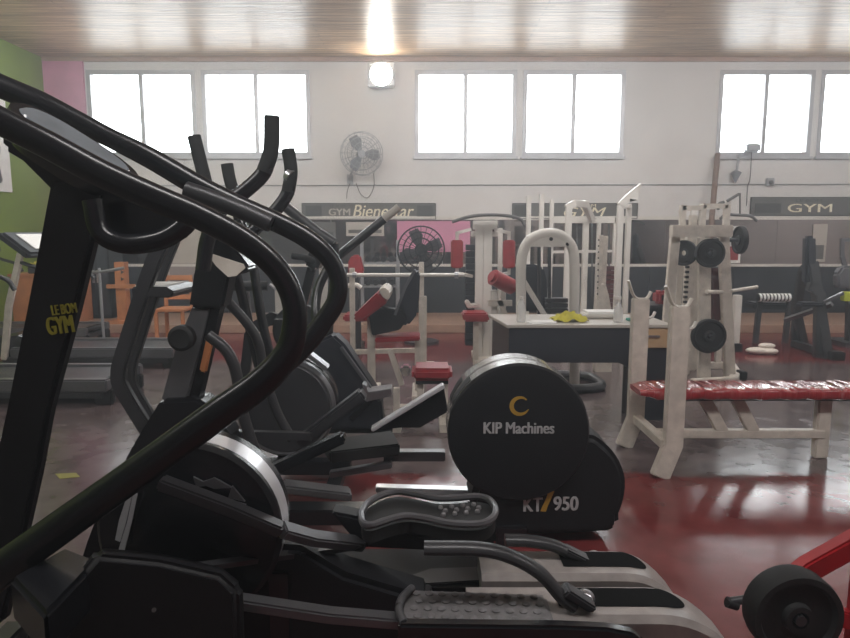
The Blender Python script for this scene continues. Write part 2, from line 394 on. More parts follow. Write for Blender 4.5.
r = banner(750, 866, 197, 216, 'grey banner with big GYM letters at right end of back wall',
       [('GYM', 788, 832, 208, 8, 'signlight', dict(bold=.02)), ('LE BOM', 796, 822, 200.5, 2.6, 'signdark', {})])
p = W(765, 207, YB-.04); MB().bx(W(754, 207, YB).x, W(780, 207, YB).x, YB-.038, YB-.03, p.z-.1, p.z+.06).build('picture', 'signdark', r)

def wall_fan(c, label, turn):
    r = thing('wall_fan', label, 'fan', c)
    R = Matrix.Rotation(turn, 3, 'Z'); ax = R @ V((0, -1, 0)); c = V(c)
    m = MB()
    for rad, d in ((.34, 0), (.34, .1), (.26, .13), (.17, .145), (.09, .15), (.26, -.03), (.15, -.04)):
        m.ring(c+ax*d, rad, .006, ax, 36, 6)
    u = V((0, 0, 1)); w = ax.cross(u)
    for k in range(20):
        a = 2*PI*k/20; d = u*math.cos(a)+w*math.sin(a)
        m.tube([c+d*.05+ax*.15, c+d*.2+ax*.143, c+d*.34+ax*.1, c+d*.34, c+d*.15-ax*.04], .0035, seg=5, n=3)
    m.build('cage', 'wire', r)
    m = MB()
    for k in range(3):
        a = 2*PI*k/3+.5; d = u*math.cos(a)+w*math.sin(a); e = ax.cross(d)
        m.prism([c+ax*.04+d*.05-e*.03, c+ax*.07+d*.2-e*.1, c+ax*.07+d*.3-e*.06, c+ax*.02+d*.3+e*.07, c+ax*.02+d*.18+e*.09, c+ax*.03+d*.05+e*.03], ax*.006)
    m.build('blades', 'blade', r)
    MB().cyl(c-ax*.1, c+ax*.06, .06).build('motor', 'wire', r)
    b = V((c.x-.22, YB-.02, c.z-.38))
    MB().tube([c-ax*.08, c-ax*.12+V((-.06, 0, -.15)), b+V((0, -.1, .02)), b], .018, seg=8).box(b, (.1, .04, .16)).build('bracket', 'wire', r)
    MB().tube([b+V((0, -.02, -.06)), b+V((-.05, -.02, -.2)), b+V((-.06, -.02, -.32)), ], .006, seg=6).tube([b+V((.1, -.02, -.06)), b+V((.18, -.02, -.25)), b+V((.3, -.02, -.3)), b+V((.4, -.02, -.12)), b+V((.4, -.02, .1))], .006, seg=6).build('cord', 'cable', r)
wall_fan(W(361, 154, YB-.35), 'caged wall fan on white back wall between the first and second window pairs', .35)
# right wall fixture at window corner
c = W(752, 148, YB-.12)
r = thing('wall_fixture', 'small grey wall fixture with drooping arm and cord under right window', 'fixture', c)
MB().box(c, (.22, .14, .13)).build('housing', 'wire', r, .02)
MB().bars([c+V((-.05, 0, -.05)), c+V((-.2, 0, -.1)), c+V((-.24, 0, -.42))], .03, .03).build('arm', 'wire', r)
e = c+V((-.24, 0, -.42)); MB().lathe(e, [(.0, -.16), (.09, .02), (.02, .06)], (0, 0, 1), 12).build('shade', 'blade', r)
MB().tube([c+V((.0, 0, -.06)), c+V((0, 0, -.5)), c+V((-.03, 0, -.62)), c+V((-.03, 0, -.95))], .009, seg=6).build('cord', 'cable', r)
c = W(770, 182, YB-.04); r = thing('wall_socket', 'small grey surface socket on the conduit right of the hanging fixture', 'socket', c)
MB().box(c, (.13, .06, .13)).build('box', 'wire', r, .01); MB().cyl(c+V((0, -.03, -.01)), c+V((0, -.05, -.01)), .035).build('plug', 'cable', r)
# bright flood lamp under the ceiling
c = W(381, 74, YB-.2); r = thing('flood_lamp', 'blazing white flood lamp on back wall just below the ceiling', 'lamp', c)
MB().box(c+V((0, .07, 0)), (.44, .1, .4)).build('housing', 'wire', r, .02)
MB().lathe(c+V((0, .02, 0)), [(.01, -.035), (.13, -.03), (.18, 0), (.18, .01)], (0, 1, 0), 28).build('lens', 'lamp', r)
MB().bar(c+V((0, .1, .05)), c+V((0, .2, .12)), .06, .03, (1, 0, 0)).build('bracket', 'wire', r)
# posters
def poster(p0, p1, label, m, cap):
    r = thing('poster', label, 'poster', (p0.x, p0.y, p1.z))
    MB().bx(p0.x, p1.x, p0.y, p0.y+.015, p1.z, p0.z).build('sheet', m, r)
    MB().bx(p0.x+.04, p1.x-.04, p0.y-.003, p0.y, p1.z+.05, p1.z+(p0.z-p1.z)*.45).build('picture', cap, r)
    return r
Ym = YB-.045
poster(W(346, 222, Ym), W(384, 236, Ym), 'pale grey notice sheet on mirror below the Bienestar banner', 'desktop', 'sign')
poster(W(311, 222, Ym), W(336, 240, Ym), 'dull grey notice sheet on mirror at left end below the Bienestar banner', 'sign', 'signdark')
poster(W(397, 221, Ym), W(470, 252, Ym), 'wide pink sheet painted as a reflection on the mirror behind the pedestal fan', 'pink', 'pink')  # pink sheet stands in for the pink wall reflected in the mirror
poster(W(814, 224, Ym), W(825, 262, Ym), 'narrow white notice on mirror behind the charcoal machine', 'desktop', 'sign')
poster(W(728, 226, Ym), W(740, 263, Ym), 'white upright notice on mirror behind the plate machine', 'paper', 'red')
poster(W(165, 228, Ym), W(203, 292, Ym), 'pale sheet on back wall behind grey elliptical mast', 'desktop', 'dullwall')
# framed poster on the green wall
y0, y1 = 8.9, 10.05; z0, z1 = 2.1, 3.55
r = thing('framed_poster', 'white framed poster with dark figure on green left wall', 'poster', (XL+.03, y0, z0))
MB().bx(XL, XL+.03, y0, y1, z0, z1).build('sheet', 'paper', r)
MB().tube([(XL+.035, 9.75, 2.25), (XL+.035, 9.7, 2.5), (XL+.035, 9.75, 2.75), (XL+.035, 9.65, 3.0)], .08, .02, ref=(1, 0, 0)).ball((XL+.04, 9.72, 2.28), .1, (.2, 1, .7)).build('picture', 'signdark', r)
# leaning pole
tag(MB().tube([W(717.5, 154, YB-.12), W(703, 318, 10.3)], .045, sm=False).build('leaning_pole', 'wood'), 'long brown pole leaning on the back wall behind the plate machine', 'pole')

# ================================================================== NEAREST ELLIPTICAL
def nubs(mb, p00, p10, p01, nx, ny, r, h):
    for i in range(nx):
        for j in range(ny):
            q = p00+(p10-p00)*((i+.5+(.25 if j % 2 else -.25)*.6)/nx)+(p01-p00)*((j+.5)/ny)
            mb.lathe(q, [(r, 0), (r, h*.6), (r*.7, h)], (0, 0, 1), 10)
YN, YFA, YC = 1.8, 2.12, 1.95
r = thing('elliptical_trainer', 'black elliptical trainer nearest the camera, thick looping arms and yellow GYM sticker', 'elliptical', (W(200, 600, YC).x, YC, 0))
E1 = r
MB().plate([(50, 178), (108, 178), (76, 310), (49, 410), (37, 475), (18, 560), (2, 625), (-48, 625), (-28, 560), (5, 410), (25, 310)], YC-.06, .05).build('front_post', 'blackmatte', r, .012)
text('sticker_lettering', 'LE BOM', W(64, 309, YC-.063), .03, 'yellow', r, bold=.02, rot=.12, width=24*pxm(YC))
text('sticker_lettering', 'GYM', W(60, 325, YC-.063), .052, 'yellow', r, bold=.03, rot=.12, width=25*pxm(YC))
# console: tilted housing with an oval screen
ca, cb = W(24, 108, YC-.1), W(126, 174, YC-.1); a = (cb-ca); b = V((.012, .065, .012)); nrm = a.cross(b).normalized()
if nrm.z < 0: nrm = -nrm
def oval(c, a, b, k=28, e=2.6):
    out = []
    for i in range(k):
        t = 2*PI*i/k; cx, sx = math.cos(t), math.sin(t)
        out.append(c+a*(math.copysign(abs(cx)**(2/e), cx))+b*(math.copysign(abs(sx)**(2/e), sx)))
    return out
cc = (ca+cb)/2
MB().loft([oval(cc-nrm*.1-a*.05, a*.42, b*.7), oval(cc-nrm*.04, a*.6, b*1.2), oval(cc, a*.58, b*1.15)]).build('console_housing', 'black', r, 0)
MB().loft([oval(cc+nrm*.001, a*.5, b*.92), oval(cc+nrm*.006, a*.48, b*.88)]).build('screen', 'screen', r)
# neck and hand loop under the console
MB().plate([(0, 128), (50, 150), (110, 182), (160, 206), (190, 222), (176, 238), (150, 246), (112, 246), (96, 238), (88, 205), (50, 190), (20, 160), (0, 148)], YC-.05, .1).build('console_neck', 'black', r, .015)
MB().tube([W(x, y, YC-.12) for x, y in ((92, 200), (100, 232), (125, 244), (160, 240), (184, 226), (192, 212))], .028, .024).build('fixed_handle', 'black', r)
for path, Y in (([(-60, 92, 14), (0, 121, 14), (50, 146, 14), (100, 173, 14), (150, 196, 14), (200, 217, 13), (246, 242, 12.5), (276, 268, 12), (291, 294, 12), (295, 320, 12.5), (288, 352, 14), (262, 382, 15.5), (218, 414, 16.5), (145, 467, 17), (72, 519, 18), (0, 571, 19), (-70, 622, 20)], YN-.15),
                ([(-60, 60, 12), (0, 86, 11.5), (40, 103, 11.5), (75, 120, 10), (110, 138, 9.5), (150, 158, 10.5), (200, 187, 11), (240, 206, 10), (276, 222, 10), (306, 238, 10), (328, 257, 9.5), (338, 278, 9), (337, 298, 9.5), (326, 318, 10), (300, 350, 11), (250, 392, 11), (170, 450, 11)], YFA+.13)):
    q = pxm(Y, 250)
    MB().tube([W(x, y, Y) for x, y, h in path], [h*q for x, y, h in path], [h*q*.75 for x, y, h in path], seg=16).build('swing_arm', 'black', r)
MB().tube([W(x, y, YFA+.09) for x, y in ((186, 190), (215, 200), (245, 212), (271, 224))], .03, .03, seg=14).build('ribbed_grip', 'char', r)
# drum with silver rim
dc = W(188, 533, 1.86); R = 93*pxm(1.86, 533)
MB().lathe(dc, [(.02, -.012), (R*.55, -.012), (R*.62, 0), (R*.95, 0), (R, .012), (R, .03)], (0, 1, 0), 56).build('drum', 'black', r)
MB().lathe(dc, [(R*.97, .03), (R*1.0, .032), (R*1.0, .11), (R*.97, .112)], (0, 1, 0), 56).build('drum_rim', 'brightrim', r)
MB().lathe(dc, [(R*.98, .11), (R*.98, .16), (R*.9, .17)], (0, 1, 0), 56).build('drum_back', 'black', r)
m = MB()
for pts in ([(193, 477), (203, 482), (214, 478), (232, 488), (214, 489), (206, 486), (196, 487)], [(232, 486), (245, 502), (228, 498)], [(228, 500), (246, 505), (240, 512)]):
    m.plate(pts, 1.838, .008)
m.build('drum_decal', 'grey', r)
# lower shroud bodies
MB().plate([(84, 545), (104, 492), (120, 462), (150, 462), (185, 540), (300, 548), (345, 575), (430, 600), (440, 640), (400, 665), (60, 665), (70, 590)], YC-.03, .14).build('shroud', 'blackmatte', r, .02)
m = MB(); m.plate([(128, 493), (132, 495), (126, 522), (120, 542), (115, 540), (119, 520)], 1.842, .006); m.build('shroud_decal', 'brightrim', r)
MB().plate([(133, 494), (137, 494), (132, 520), (124, 552), (118, 551), (127, 522)], 1.842, .006).build('shroud_decal', 'brightrim', r)
m = MB(); m.loft([[W(x, y, Y) for x, y in q] for Y, q in ((1.60, [(97, 556), (160, 562), (220, 576), (237, 592), (239, 640), (220, 680), (10, 680), (32, 630)]), (1.63, [(96, 551), (160, 557), (221, 571), (241, 588), (243, 640), (222, 680), (8, 680), (30, 630)]), (1.74, [(98, 547), (160, 553), (222, 567), (243, 584), (245, 640), (222, 680), (10, 680), (30, 630)]))])
m.build('crank_cover', 'blackmatte', r, .015, 3)
MB().cyl(W(154, 610, 1.594), W(154, 610, 1.62), .006).build('cover_screw', 'chrome', r)
q = [F(9, 577, .62), F(66, 546, .62), F(99, 559, .62), F(45, 616, .62)]
MB().prism(q, (0, 0, -.12)).build('front_cap', 'black', r, .012)
# pedal arms, pedals, roller arms and rails: near line and far line
m = MB(); m.bars([W(238, 601, YN), W(330, 615, YN), W(402, 621, YN)], .05, .034); m.build('pedal_arm', 'grey', r, .006)
m = MB(); m.bars([W(160, 482, 1.79), W(230, 508, 1.8), W(282, 530, 1.82)], .05, .036); m.build('crank_link', 'char', r, .006)
m = MB(); m.bars([W(281, 529, 1.82), W(312, 538, 1.92), W(362, 544, YFA-.04)], .05, .036); m.build('pedal_arm', 'grey', r, .006)
MB().bars([W(190, 568, 1.77), W(362, 545, YFA-.06)], .03, .016).build('tie_rod', 'char', r)
zpn = .40
P = [F(404, 588, zpn), F(546, 593, zpn), F(556, 624, zpn), F(398, 622, zpn)]
MB().prism(P, (0, 0, -.05)).build('pedal', 'pedal', r, .012)
PN = [o for o in COL.objects if o.parent == r and o.name.startswith('pedal') and 'arm' not in o.name][-1]
m = MB(); nubs(m, F(412, 590, zpn), F(542, 594, zpn), F(408, 620, zpn), 10, 4, .0125, .006); m.build('tread_nubs', 'pedal', PN)
m = MB(); m.tube([F(412, 588, zpn+.01), F(402, 598, zpn+.015), F(399, 610, zpn+.015), F(404, 623, zpn+.01)], .012); m.build('heel_rim', 'grey', PN)
zpf = .575
rim = [(361, 514), (368, 503), (382, 495), (398, 491.5), (415, 494), (435, 498), (455, 498), (475, 496.5), (488, 499), (495, 507), (494, 516), (484, 523), (465, 524.5), (445, 522.5), (425, 518), (405, 516), (388, 520), (372, 525), (363, 523)]
pts = smooth([F(x, y, zpf) for x, y in rim]+[F(*rim[0], zpf)], 4)[:-1]
ctr = sum(pts, V())/len(pts)
MB().loft([[p+V((0, 0, -.06)) for p in pts], [p+V((0, 0, -.02)) for p in pts]]).build('pedal', 'rubber', r)
PF = [o for o in COL.objects if o.parent == r and o.name.startswith('pedal.')][-1]
MB().tube(pts+[pts[0]], .011, .013, seg=8, sm=False, ref=(0, 0, 1)).build('pedal_rim', 'grey', PF)
m = MB(); nubs(m, F(436, 507, zpf-.02), F(480, 503, zpf-.02), F(440, 518, zpf-.02), 4, 3, .009, .01); m.build('tread_nubs', 'pedal', PF)
MB().plate([(330, 512), (372, 520), (420, 534), (495, 524), (497, 545), (440, 552), (360, 548)], YFA-.05, .08).build('pedal_bracket', 'blackmatte', r, .01)
for Y, path, br, wh in ((YN, [(424, 548), (480, 549), (512, 557), (540, 573), (560, 595), (574, 606)], [(562, 597), (570, 591), (598, 609), (592, 615)], (585, 602)),
                        (YFA, [(505, 540), (530, 541), (555, 546), (575, 556)], [(563, 555), (568, 550), (602, 567), (596, 571)], (594, 562))):
    MB().tube([W(x, y, Y) for x, y in path], .02, .028, seg=12).build('roller_arm', 'char', r)
    MB().plate(br, Y-.03, .06).build('roller_bracket', 'char', r, .006)
    w = W(wh[0], wh[1]-3, Y+.05); MB().ball(w, .03, seg=18).build('roller', 'silver', r)
def rail(slot, y0, y1, x0, xe, zt, drop):
    # long trough with a rounded, drooping rear end; slot is a dark channel
    m = MB(); rings = []
    n = 22
    for i in range(n+1):
        t = i/n; x = x0+(xe-x0)*t
        k = max(0, (t-.72)/.28); z = zt-drop*k**2.2; wdt = 1-.28*k**3
        ym, hw = (y0+y1)/2, (y1-y0)/2*wdt
        rings.append([V((x, ym-hw, z-.085)), V((x, ym-hw-.006, z-.02)), V((x, ym-hw+.01, z)), V((x, ym+hw-.006, z)), V((x, ym+hw+.006, z-.02)), V((x, ym+hw, z-.085))])
    m.loft(rings); return m
zt = .385
for (sx0, sx1, sy0, sy1, ex, sxl) in ((572, 684, 587, 608, 716, 548), (575, 646, 552, 567, 668, 552)):
    yc = F(620, (sy0+sy1)/2, zt).y
    x0, xe = F(sxl, (sy0+sy1)/2, zt).x, F(ex, (sy0+sy1)/2+5, zt).x+.02
    ro = rail(None, yc-.1, yc+.064, x0-.25, xe, zt, .1).build('roller_rail', 'railmetal', r, 0)
    a, b = F(sx0, (sy0+sy1)/2, zt).x-.05, F(sx1, (sy0+sy1)/2, zt).x
    m = MB(); k = 20; out = []
    for i in range(k+1):
        t = -PI/2+PI*i/k; out.append(V((b-.07+.07*math.cos(t), yc+.05*math.sin(t), zt-.0)))
    out = [V((a, yc-.05, zt))]+out+[V((a, yc+.05, zt))]
    for q in out: q.z = zt+.002-(.1*max(0, ((q.x-x0+.25)/(xe-x0+.25)-.72)/.28)**2.2)
    m.loft([out, [q+V((0, 0, .002)) for q in out]]); m.build('rail_slot', 'pit', ro)
    MB().bx(x0-.25, xe-.1, yc-.09, yc+.055, .06, zt-.08).build('rail_skirt', 'darkred', ro, .01)
MB().plate([(398, 625), (560, 627), (608, 629), (634, 634), (650, 648), (655, 690), (398, 690)], 1.68, .04).build('side_beam', 'black', r, .008)
MB().prism([F(560, 584, .345), F(655, 583, .345), F(640, 569, .345), F(552, 572, .345)], (0, 0, -.02)).build('rail_deck', 'railmetal', r)
MB().prism([F(330, 590, .3), F(540, 590, .3), F(566, 572, .3), F(530, 556, .3), F(490, 549, .3), F(400, 547, .3), F(340, 547, .3), F(330, 556, .3)], (0, 0, -.12)).build('centre_cover', 'blackmatte', r, .015)
MB().prism([F(404, 577, .31), F(430, 568, .31), F(480, 566, .31), F(500, 571, .31), F(490, 580, .31), F(420, 584, .31)], (0, 0, -.02)).build('cover_inlay', 'char', r, .004)
bx0, bx1 = W(-60, 600, YC).x, W(690, 600, YC).x
MB().bx(bx0, bx1, YC-.05, YC+.05, .04, .12).bx(bx0, bx0+.09, YC-.3, YC+.3, 0, .07).bx(bx1-.2, bx1-.11, YC-.3, YC+.35, 0, .07).bx(-.5, -.42, YC-.04, YC+.04, .1, .45).bx(bx0+.02, bx0+.12, YC-.05, YC+.05, .1, .6).build('base_frame', 'black', r, .01)
for o in (E1,): pass

# ================================================================== SECOND ELLIPTICAL (big drum)
YD = 2.95
r = thing('elliptical_trainer', 'elliptical trainer with big black round drum lettered KIP Machines', 'elliptical', (W(515, 530, 3.1).x, 3.1, 0))
dc = W(519, 434, YD); R = 71.5*pxm(YD, 434)
MB().lathe(dc, [(.02, 0), (R*.9, 0), (R*.97, .004), (R, .02)], (0, 1, 0), 72).build('drum', 'blackmatte', r)
DR = [o for o in COL.objects if o.parent == r][-1]
MB().lathe(dc, [(R, .02), (R, .13), (R*.985, .135)], (0, 1, 0), 72).build('drum_rim', 'rimgrey', r)
MB().lathe(dc, [(R*.975, .135), (R*.975, .15), (R*1.0, .155), (R*1.0, .27), (R*.95, .29), (.02, .3)], (0, 1, 0), 72).build('drum_back', 'rimgrey', r)
for y0_, y1_, a0_, a1_ in ((.035, .115, 132, 158), (.17, .25, 140, 160)):
    m = MB(); m.loft([[dc+V((math.cos(a)*rr_, yy_, math.sin(a)*rr_)) for yy_, rr_ in ((y0_, R-.01), (y0_, R+.003), (y1_, R+.003), (y1_, R-.01))] for a in [math.radians(a0_+(a1_-a0_)*i/10) for i in range(11)]])
    m.build('rim_vent', 'rubber', r)
text('lettering', 'KIP Machines', W(519, 428, YD-.002), 11.5*pxm(YD, 428), 'print', DR, bold=.03, width=70*pxm(YD, 428))
lc = W(519.5, 406, YD-.002)
m = MB(); ro, out, inn = 10*pxm(YD, 406), [], []
for i in range(31):
    t = .75+(2*PI-1.1)*i/30; w = .36*ro*math.sin(PI*min(1, max(.04, i/30)))**.7+.003
    out.append(lc+V((math.cos(t)*ro, 0, math.sin(t)*ro))); inn.append(lc+V((math.cos(t)*(ro-w), 0, math.sin(t)*(ro-w))))
m.loft([[out[i], inn[i], inn[i]+V((0, -.003, 0)), out[i]+V((0, -.003, 0))] for i in range(31)]); m.build('logo', 'gold', DR)
hz = [(470, 505), (478, 478), (500, 452), (540, 440), (588, 436), (605, 444), (618, 458), (626, 477), (626, 496), (620, 516), (609, 533), (500, 536), (478, 528)]
hs = smooth([W(x, y, YD+.03) for x, y in hz], 3)
MB().prism(hs, (0, .3, 0)).build('lower_housing', 'blackmatte', r, .03, 3)
HO = [o for o in COL.objects if o.parent == r][-1]
yt = YD+.027
text('lettering', 'KT', W(533, 504.5, yt), 14.5*pxm(yt, 504), 'print', HO, bold=.03, width=18*pxm(yt, 504))
text('lettering', '950', W(566, 503.5, yt), 14.5*pxm(yt, 504), 'print', HO, bold=.03, width=24*pxm(yt, 504))
m = MB(); m.plate([(523, 492), (538, 490), (554.5, 491.5), (548, 506), (546, 512), (540.5, 511.5), (548, 494.5), (537, 493)], yt-.002, .004); m.build('numeral', 'gold', HO).location.y += .002
# frame strut and covers on the left of the drum
MB().bar(W(372, 429, 3.05), W(444, 385, 3.05), .06, .02).build('strut', 'brightrim', r, .004)
MB().plate([(372, 431), (444, 389), (448, 412), (420, 428), (400, 428)], 3.06, .05).build('strut_cover', 'blackmatte', r, .006)
MB().bars([W(384, 455, 3.2), W(445, 455, 3.2)], .06, .05).bars([W(330, 474, 3.15), W(392, 464, 3.15)], .05, .03).build('frame_bar', 'grey', r, .004)
MB().bar(W(376, 488, 3.3), W(470, 491, 3.3), .06, .03).build('side_rail', 'brightrim', r, .004)
MB().bx(W(150, 500, 3.1).x, dc.x, 3.05, 3.17, .06, .14).bx(W(150, 500, 3.1).x, W(150, 500, 3.1).x+.1, 2.8, 3.42, 0, .08).bx(dc.x-.1, dc.x+.05, 2.95, 3.3, 0, .1).build('base_frame', 'black', r, .008)
# mast with sleeve and clamp knob
MB().plate([(192, 306), (212, 308), (203, 345), (188, 400), (160, 402), (176, 345)], 3.04, .1).build('mast', 'grey', r, .012)
MB().plate([(198, 252), (222, 248), (232, 262), (222, 310), (188, 308), (193, 275)], 3.02, .14).build('mast_sleeve', 'blackmatte', r, .015)
MB().plate([(212, 300), (222, 300), (208, 360), (196, 410), (186, 410), (200, 352)], 3.05, .08).build('mast_stripe', 'black', r)
MB().plate([(160, 400), (196, 398), (212, 410), (232, 440), (226, 510), (128, 510), (124, 460), (140, 432)], 3.0, .18).build('mast_foot', 'black', r, .02)
k = W(180.5, 338.5, 2.95); MB().lathe(k, [(.01, -.01), (.045, -.012), (.06, 0), (.06, .04), (.03, .06), (.03, .1)], (0, 1, 0), 28).build('clamp_knob', 'rubber', r)
k = W(206, 336, 3.0); MB().bar(W(211, 335, 3.0), W(203, 372, 3.0), .02, .035).build('orange_lever', 'orange', r, .008)
# handles and links
for Y, pa in ((2.86, [(272, 116), (271, 150), (264, 172), (246, 190), (222, 208), (208, 238), (203, 270)]), (3.36, [(288, 149), (291, 172), (288, 192), (274, 212), (252, 232), (235, 255), (226, 280)])):
    MB().tube([W(x, y, Y) for x, y in pa[:3]], .034, .03, seg=14).build('hand_grip', 'rubber', r)
    MB().tube([W(x, y, Y) for x, y in pa[1:]], [.028]+[.034]*(len(pa)-2), .028, seg=14).build('swing_arm', 'black', r)
MB().tube([W(288.5, 174, 3.36), W(292, 177, 3.35)], .036, sm=False).build('grip_collar', 'silver', r)
for Y, pa in ((2.88, [(208, 335), (226, 350), (236, 372), (242, 410), (262, 470), (280, 492)]), (3.34, [(226, 300), (246, 322), (258, 342), (264, 372), (276, 410), (292, 440)])):
    MB().tube([W(x, y, Y) for x, y in pa], .026, seg=12).build('link_tube', 'char', r)
MB().bars([W(226, 434, 3.25), W(312, 436, 3.25)], .04, .04).build('cross_tube', 'char', r)
MB().bar(W(300, 442, 3.3), W(364, 393, 3.3), .1, .065).build('pedal_arm', 'char', r, .012)
MB().bar(W(272, 470, 2.95), W(345, 436, 2.95), .08, .05).build('pedal_arm', 'black', r, .012)
P = [F(284, 478, .35), F(350, 486, .35), F(352, 494, .35), F(282, 486, .35)]
MB().prism(P, (0, 0, -.04)).build('pedal', 'grey', r, .008)
P = [F(322, 440, .45), F(392, 430, .45), F(400, 444, .45), F(330, 452, .45)]
MB().prism(P, (0, 0, -.06)).build('pedal', 'rubber', r, .008)
# console seen between the big arms
MB().plate([(196, 240), (214, 228), (238, 252), (250, 268), (236, 276), (215, 262)], 3.0, .16).build('console', 'black', r, .012)
MB().plate([(206, 252), (224, 258), (243, 264), (245, 268), (236, 276), (228, 277), (216, 266)], 2.985, .01).build('console_decal', 'wcloth', r)

# ================================================================== THIRD ELLIPTICAL (grey dull drum, bent uprights)
Y3 = 3.75
r = thing('elliptical_trainer', 'grey-framed elliptical with bent flat uprights and dull drum behind the mast', 'elliptical', (W(285, 430, Y3).x, Y3, 0))
dc = W(285, 409, Y3); R = 50*pxm(Y3, 409)
MB().lathe(dc, [(.02, 0), (R*.88, 0), (R*.92, .01)], (0, 1, 0), 56).build('drum', 'char', r)
MB().lathe(dc, [(R*.9, .005), (R*.95, .0), (R, .02), (R, .05)], (0, 1, 0), 56).build('drum_ring', 'grey', r)
MB().lathe(dc, [(R*.98, .05), (R*.98, .12), (R*1.0, .125), (R*1.0, .2), (R*.9, .22)], (0, 1, 0), 56).build('drum_back', 'black', r)
MB().bar(W(303, 349, Y3+.06), W(328, 368, Y3+.06), .1, .025).build('drum_handle', 'silver', r, .006)
for Y in (3.62, 4.0):
    k = 0 if Y < 3.8 else 13
    MB().bars([W(q.x+k, q.y, Y) for q in smooth([V((166, 232, 0)), V((148, 278, 0)), V((124, 352, 0)), V((119, 374, 0)), V((123, 390, 0)), V((146, 428, 0)), V((172, 470, 0))], 4)], .05, .085 if k == 0 else .05).build('bent_upright', 'char', r, .01)
MB().plate([(131, 287), (166, 287), (174, 292), (170, 298), (132, 297)], 3.6, .4).build('tray', 'char', r, .008)
MB().plate([(135, 285.5), (165, 285.5), (165, 287), (135, 287)], 3.62, .3).build('tray_papers', 'paper', r)
for pa in ([(194, 136), (198, 152), (203, 172), (210, 200)], [(227, 164), (230, 180), (236, 200), (240, 220)]):
    Y = 3.65 if pa[0][0] < 200 else 3.95
    MB().tube([W(x, y, Y) for x, y in pa], .037, seg=12).build('hand_grip', 'rubber', r)
MB().tube([W(210, 198, 3.65), W(218, 230, 3.7), W(235, 270, 3.75), W(250, 330, 3.8), W(262, 380, 3.8)], .028, seg=12).tube([W(240, 218, 3.95), W(252, 260, 3.9), W(262, 320, 3.85), W(280, 395, 3.8)], .028, seg=12).build('swing_arm', 'black', r)
MB().bx(W(140, 450, Y3).x, W(350, 450, Y3).x, Y3, Y3+.1, .05, .13).bx(W(140, 450, Y3).x, W(140, 450, Y3).x+.08, 3.55, 4.05, 0, .07).bx(W(330, 450, Y3).x, W(330, 450, Y3).x+.08, 3.55, 4.05, 0, .07).bx(dc.x-.06, dc.x+.06, Y3+.02, Y3+.12, .1, dc.z).build('base_frame', 'black', r, .008)

# ================================================================== FOURTH MACHINE (dark wedge shroud)
Y4 = 4.55
r = thing('elliptical_trainer', 'dark elliptical with wedge-shaped shroud and long slanted grey-tipped handle', 'elliptical', (W(345, 410, Y4).x, Y4, 0))
MB().plate([(300, 356), (318, 341), (333, 334), (345, 345), (381, 399), (384, 430), (300, 430)], Y4, .2).build('shroud', 'navy', r, .02)
MB().bar(W(341, 347, Y4-.01), W(380, 401, Y4-.01), .05, .022).build('shroud_edge', 'grey', r, .005)
MB().tube([W(331, 262, Y4+.25), W(352, 245, Y4+.25), W(384, 219, Y4+.25)], .032, seg=12, sm=False).build('handle', 'black', r)
MB().tube([W(384, 219, Y4+.25), W(399, 207, Y4+.25)], .028, seg=12, sm=False).build('handle_tip', 'desktop', r)
MB().tube([W(286, 207, Y4), W(312, 228, Y4), W(334, 243, Y4)], .036, seg=12).build('handle', 'char', r)
MB().tube([W(331, 262, Y4+.25), W(318, 290, Y4+.2), W(316, 320, Y4+.12), W(322, 352, Y4+.1)], .034).tube([W(334, 243, Y4), W(334, 280, Y4+.05), W(330, 310, Y4+.1), W(328, 340, Y4+.1)], .034).build('mast', 'black', r)
MB().plate([(362, 384), (366, 386), (368, 392), (391, 389), (392, 396), (366, 402)], Y4-.15, .16).build('pedal', 'silver', r, .004)
MB().bar(W(372, 398, Y4-.05), W(352, 418, Y4), .05, .04).build('pedal_arm', 'black', r)
MB().bx(W(290, 430, Y4).x, W(392, 430, Y4).x, Y4+.05, Y4+.15, .04, .12).bx(W(378, 430, Y4).x, W(390, 430, Y4).x, Y4-.2, Y4+.3, 0, .07).bx(W(300, 430, Y4).x, W(312, 430, Y4).x, Y4-.2, Y4+.4, 0, .07).bx(W(310, 430, Y4).x, W(375, 430, Y4).x, Y4+.02, Y4+.18, .1, W(345, 425, Y4).z).build('base_frame', 'black', r, .006)

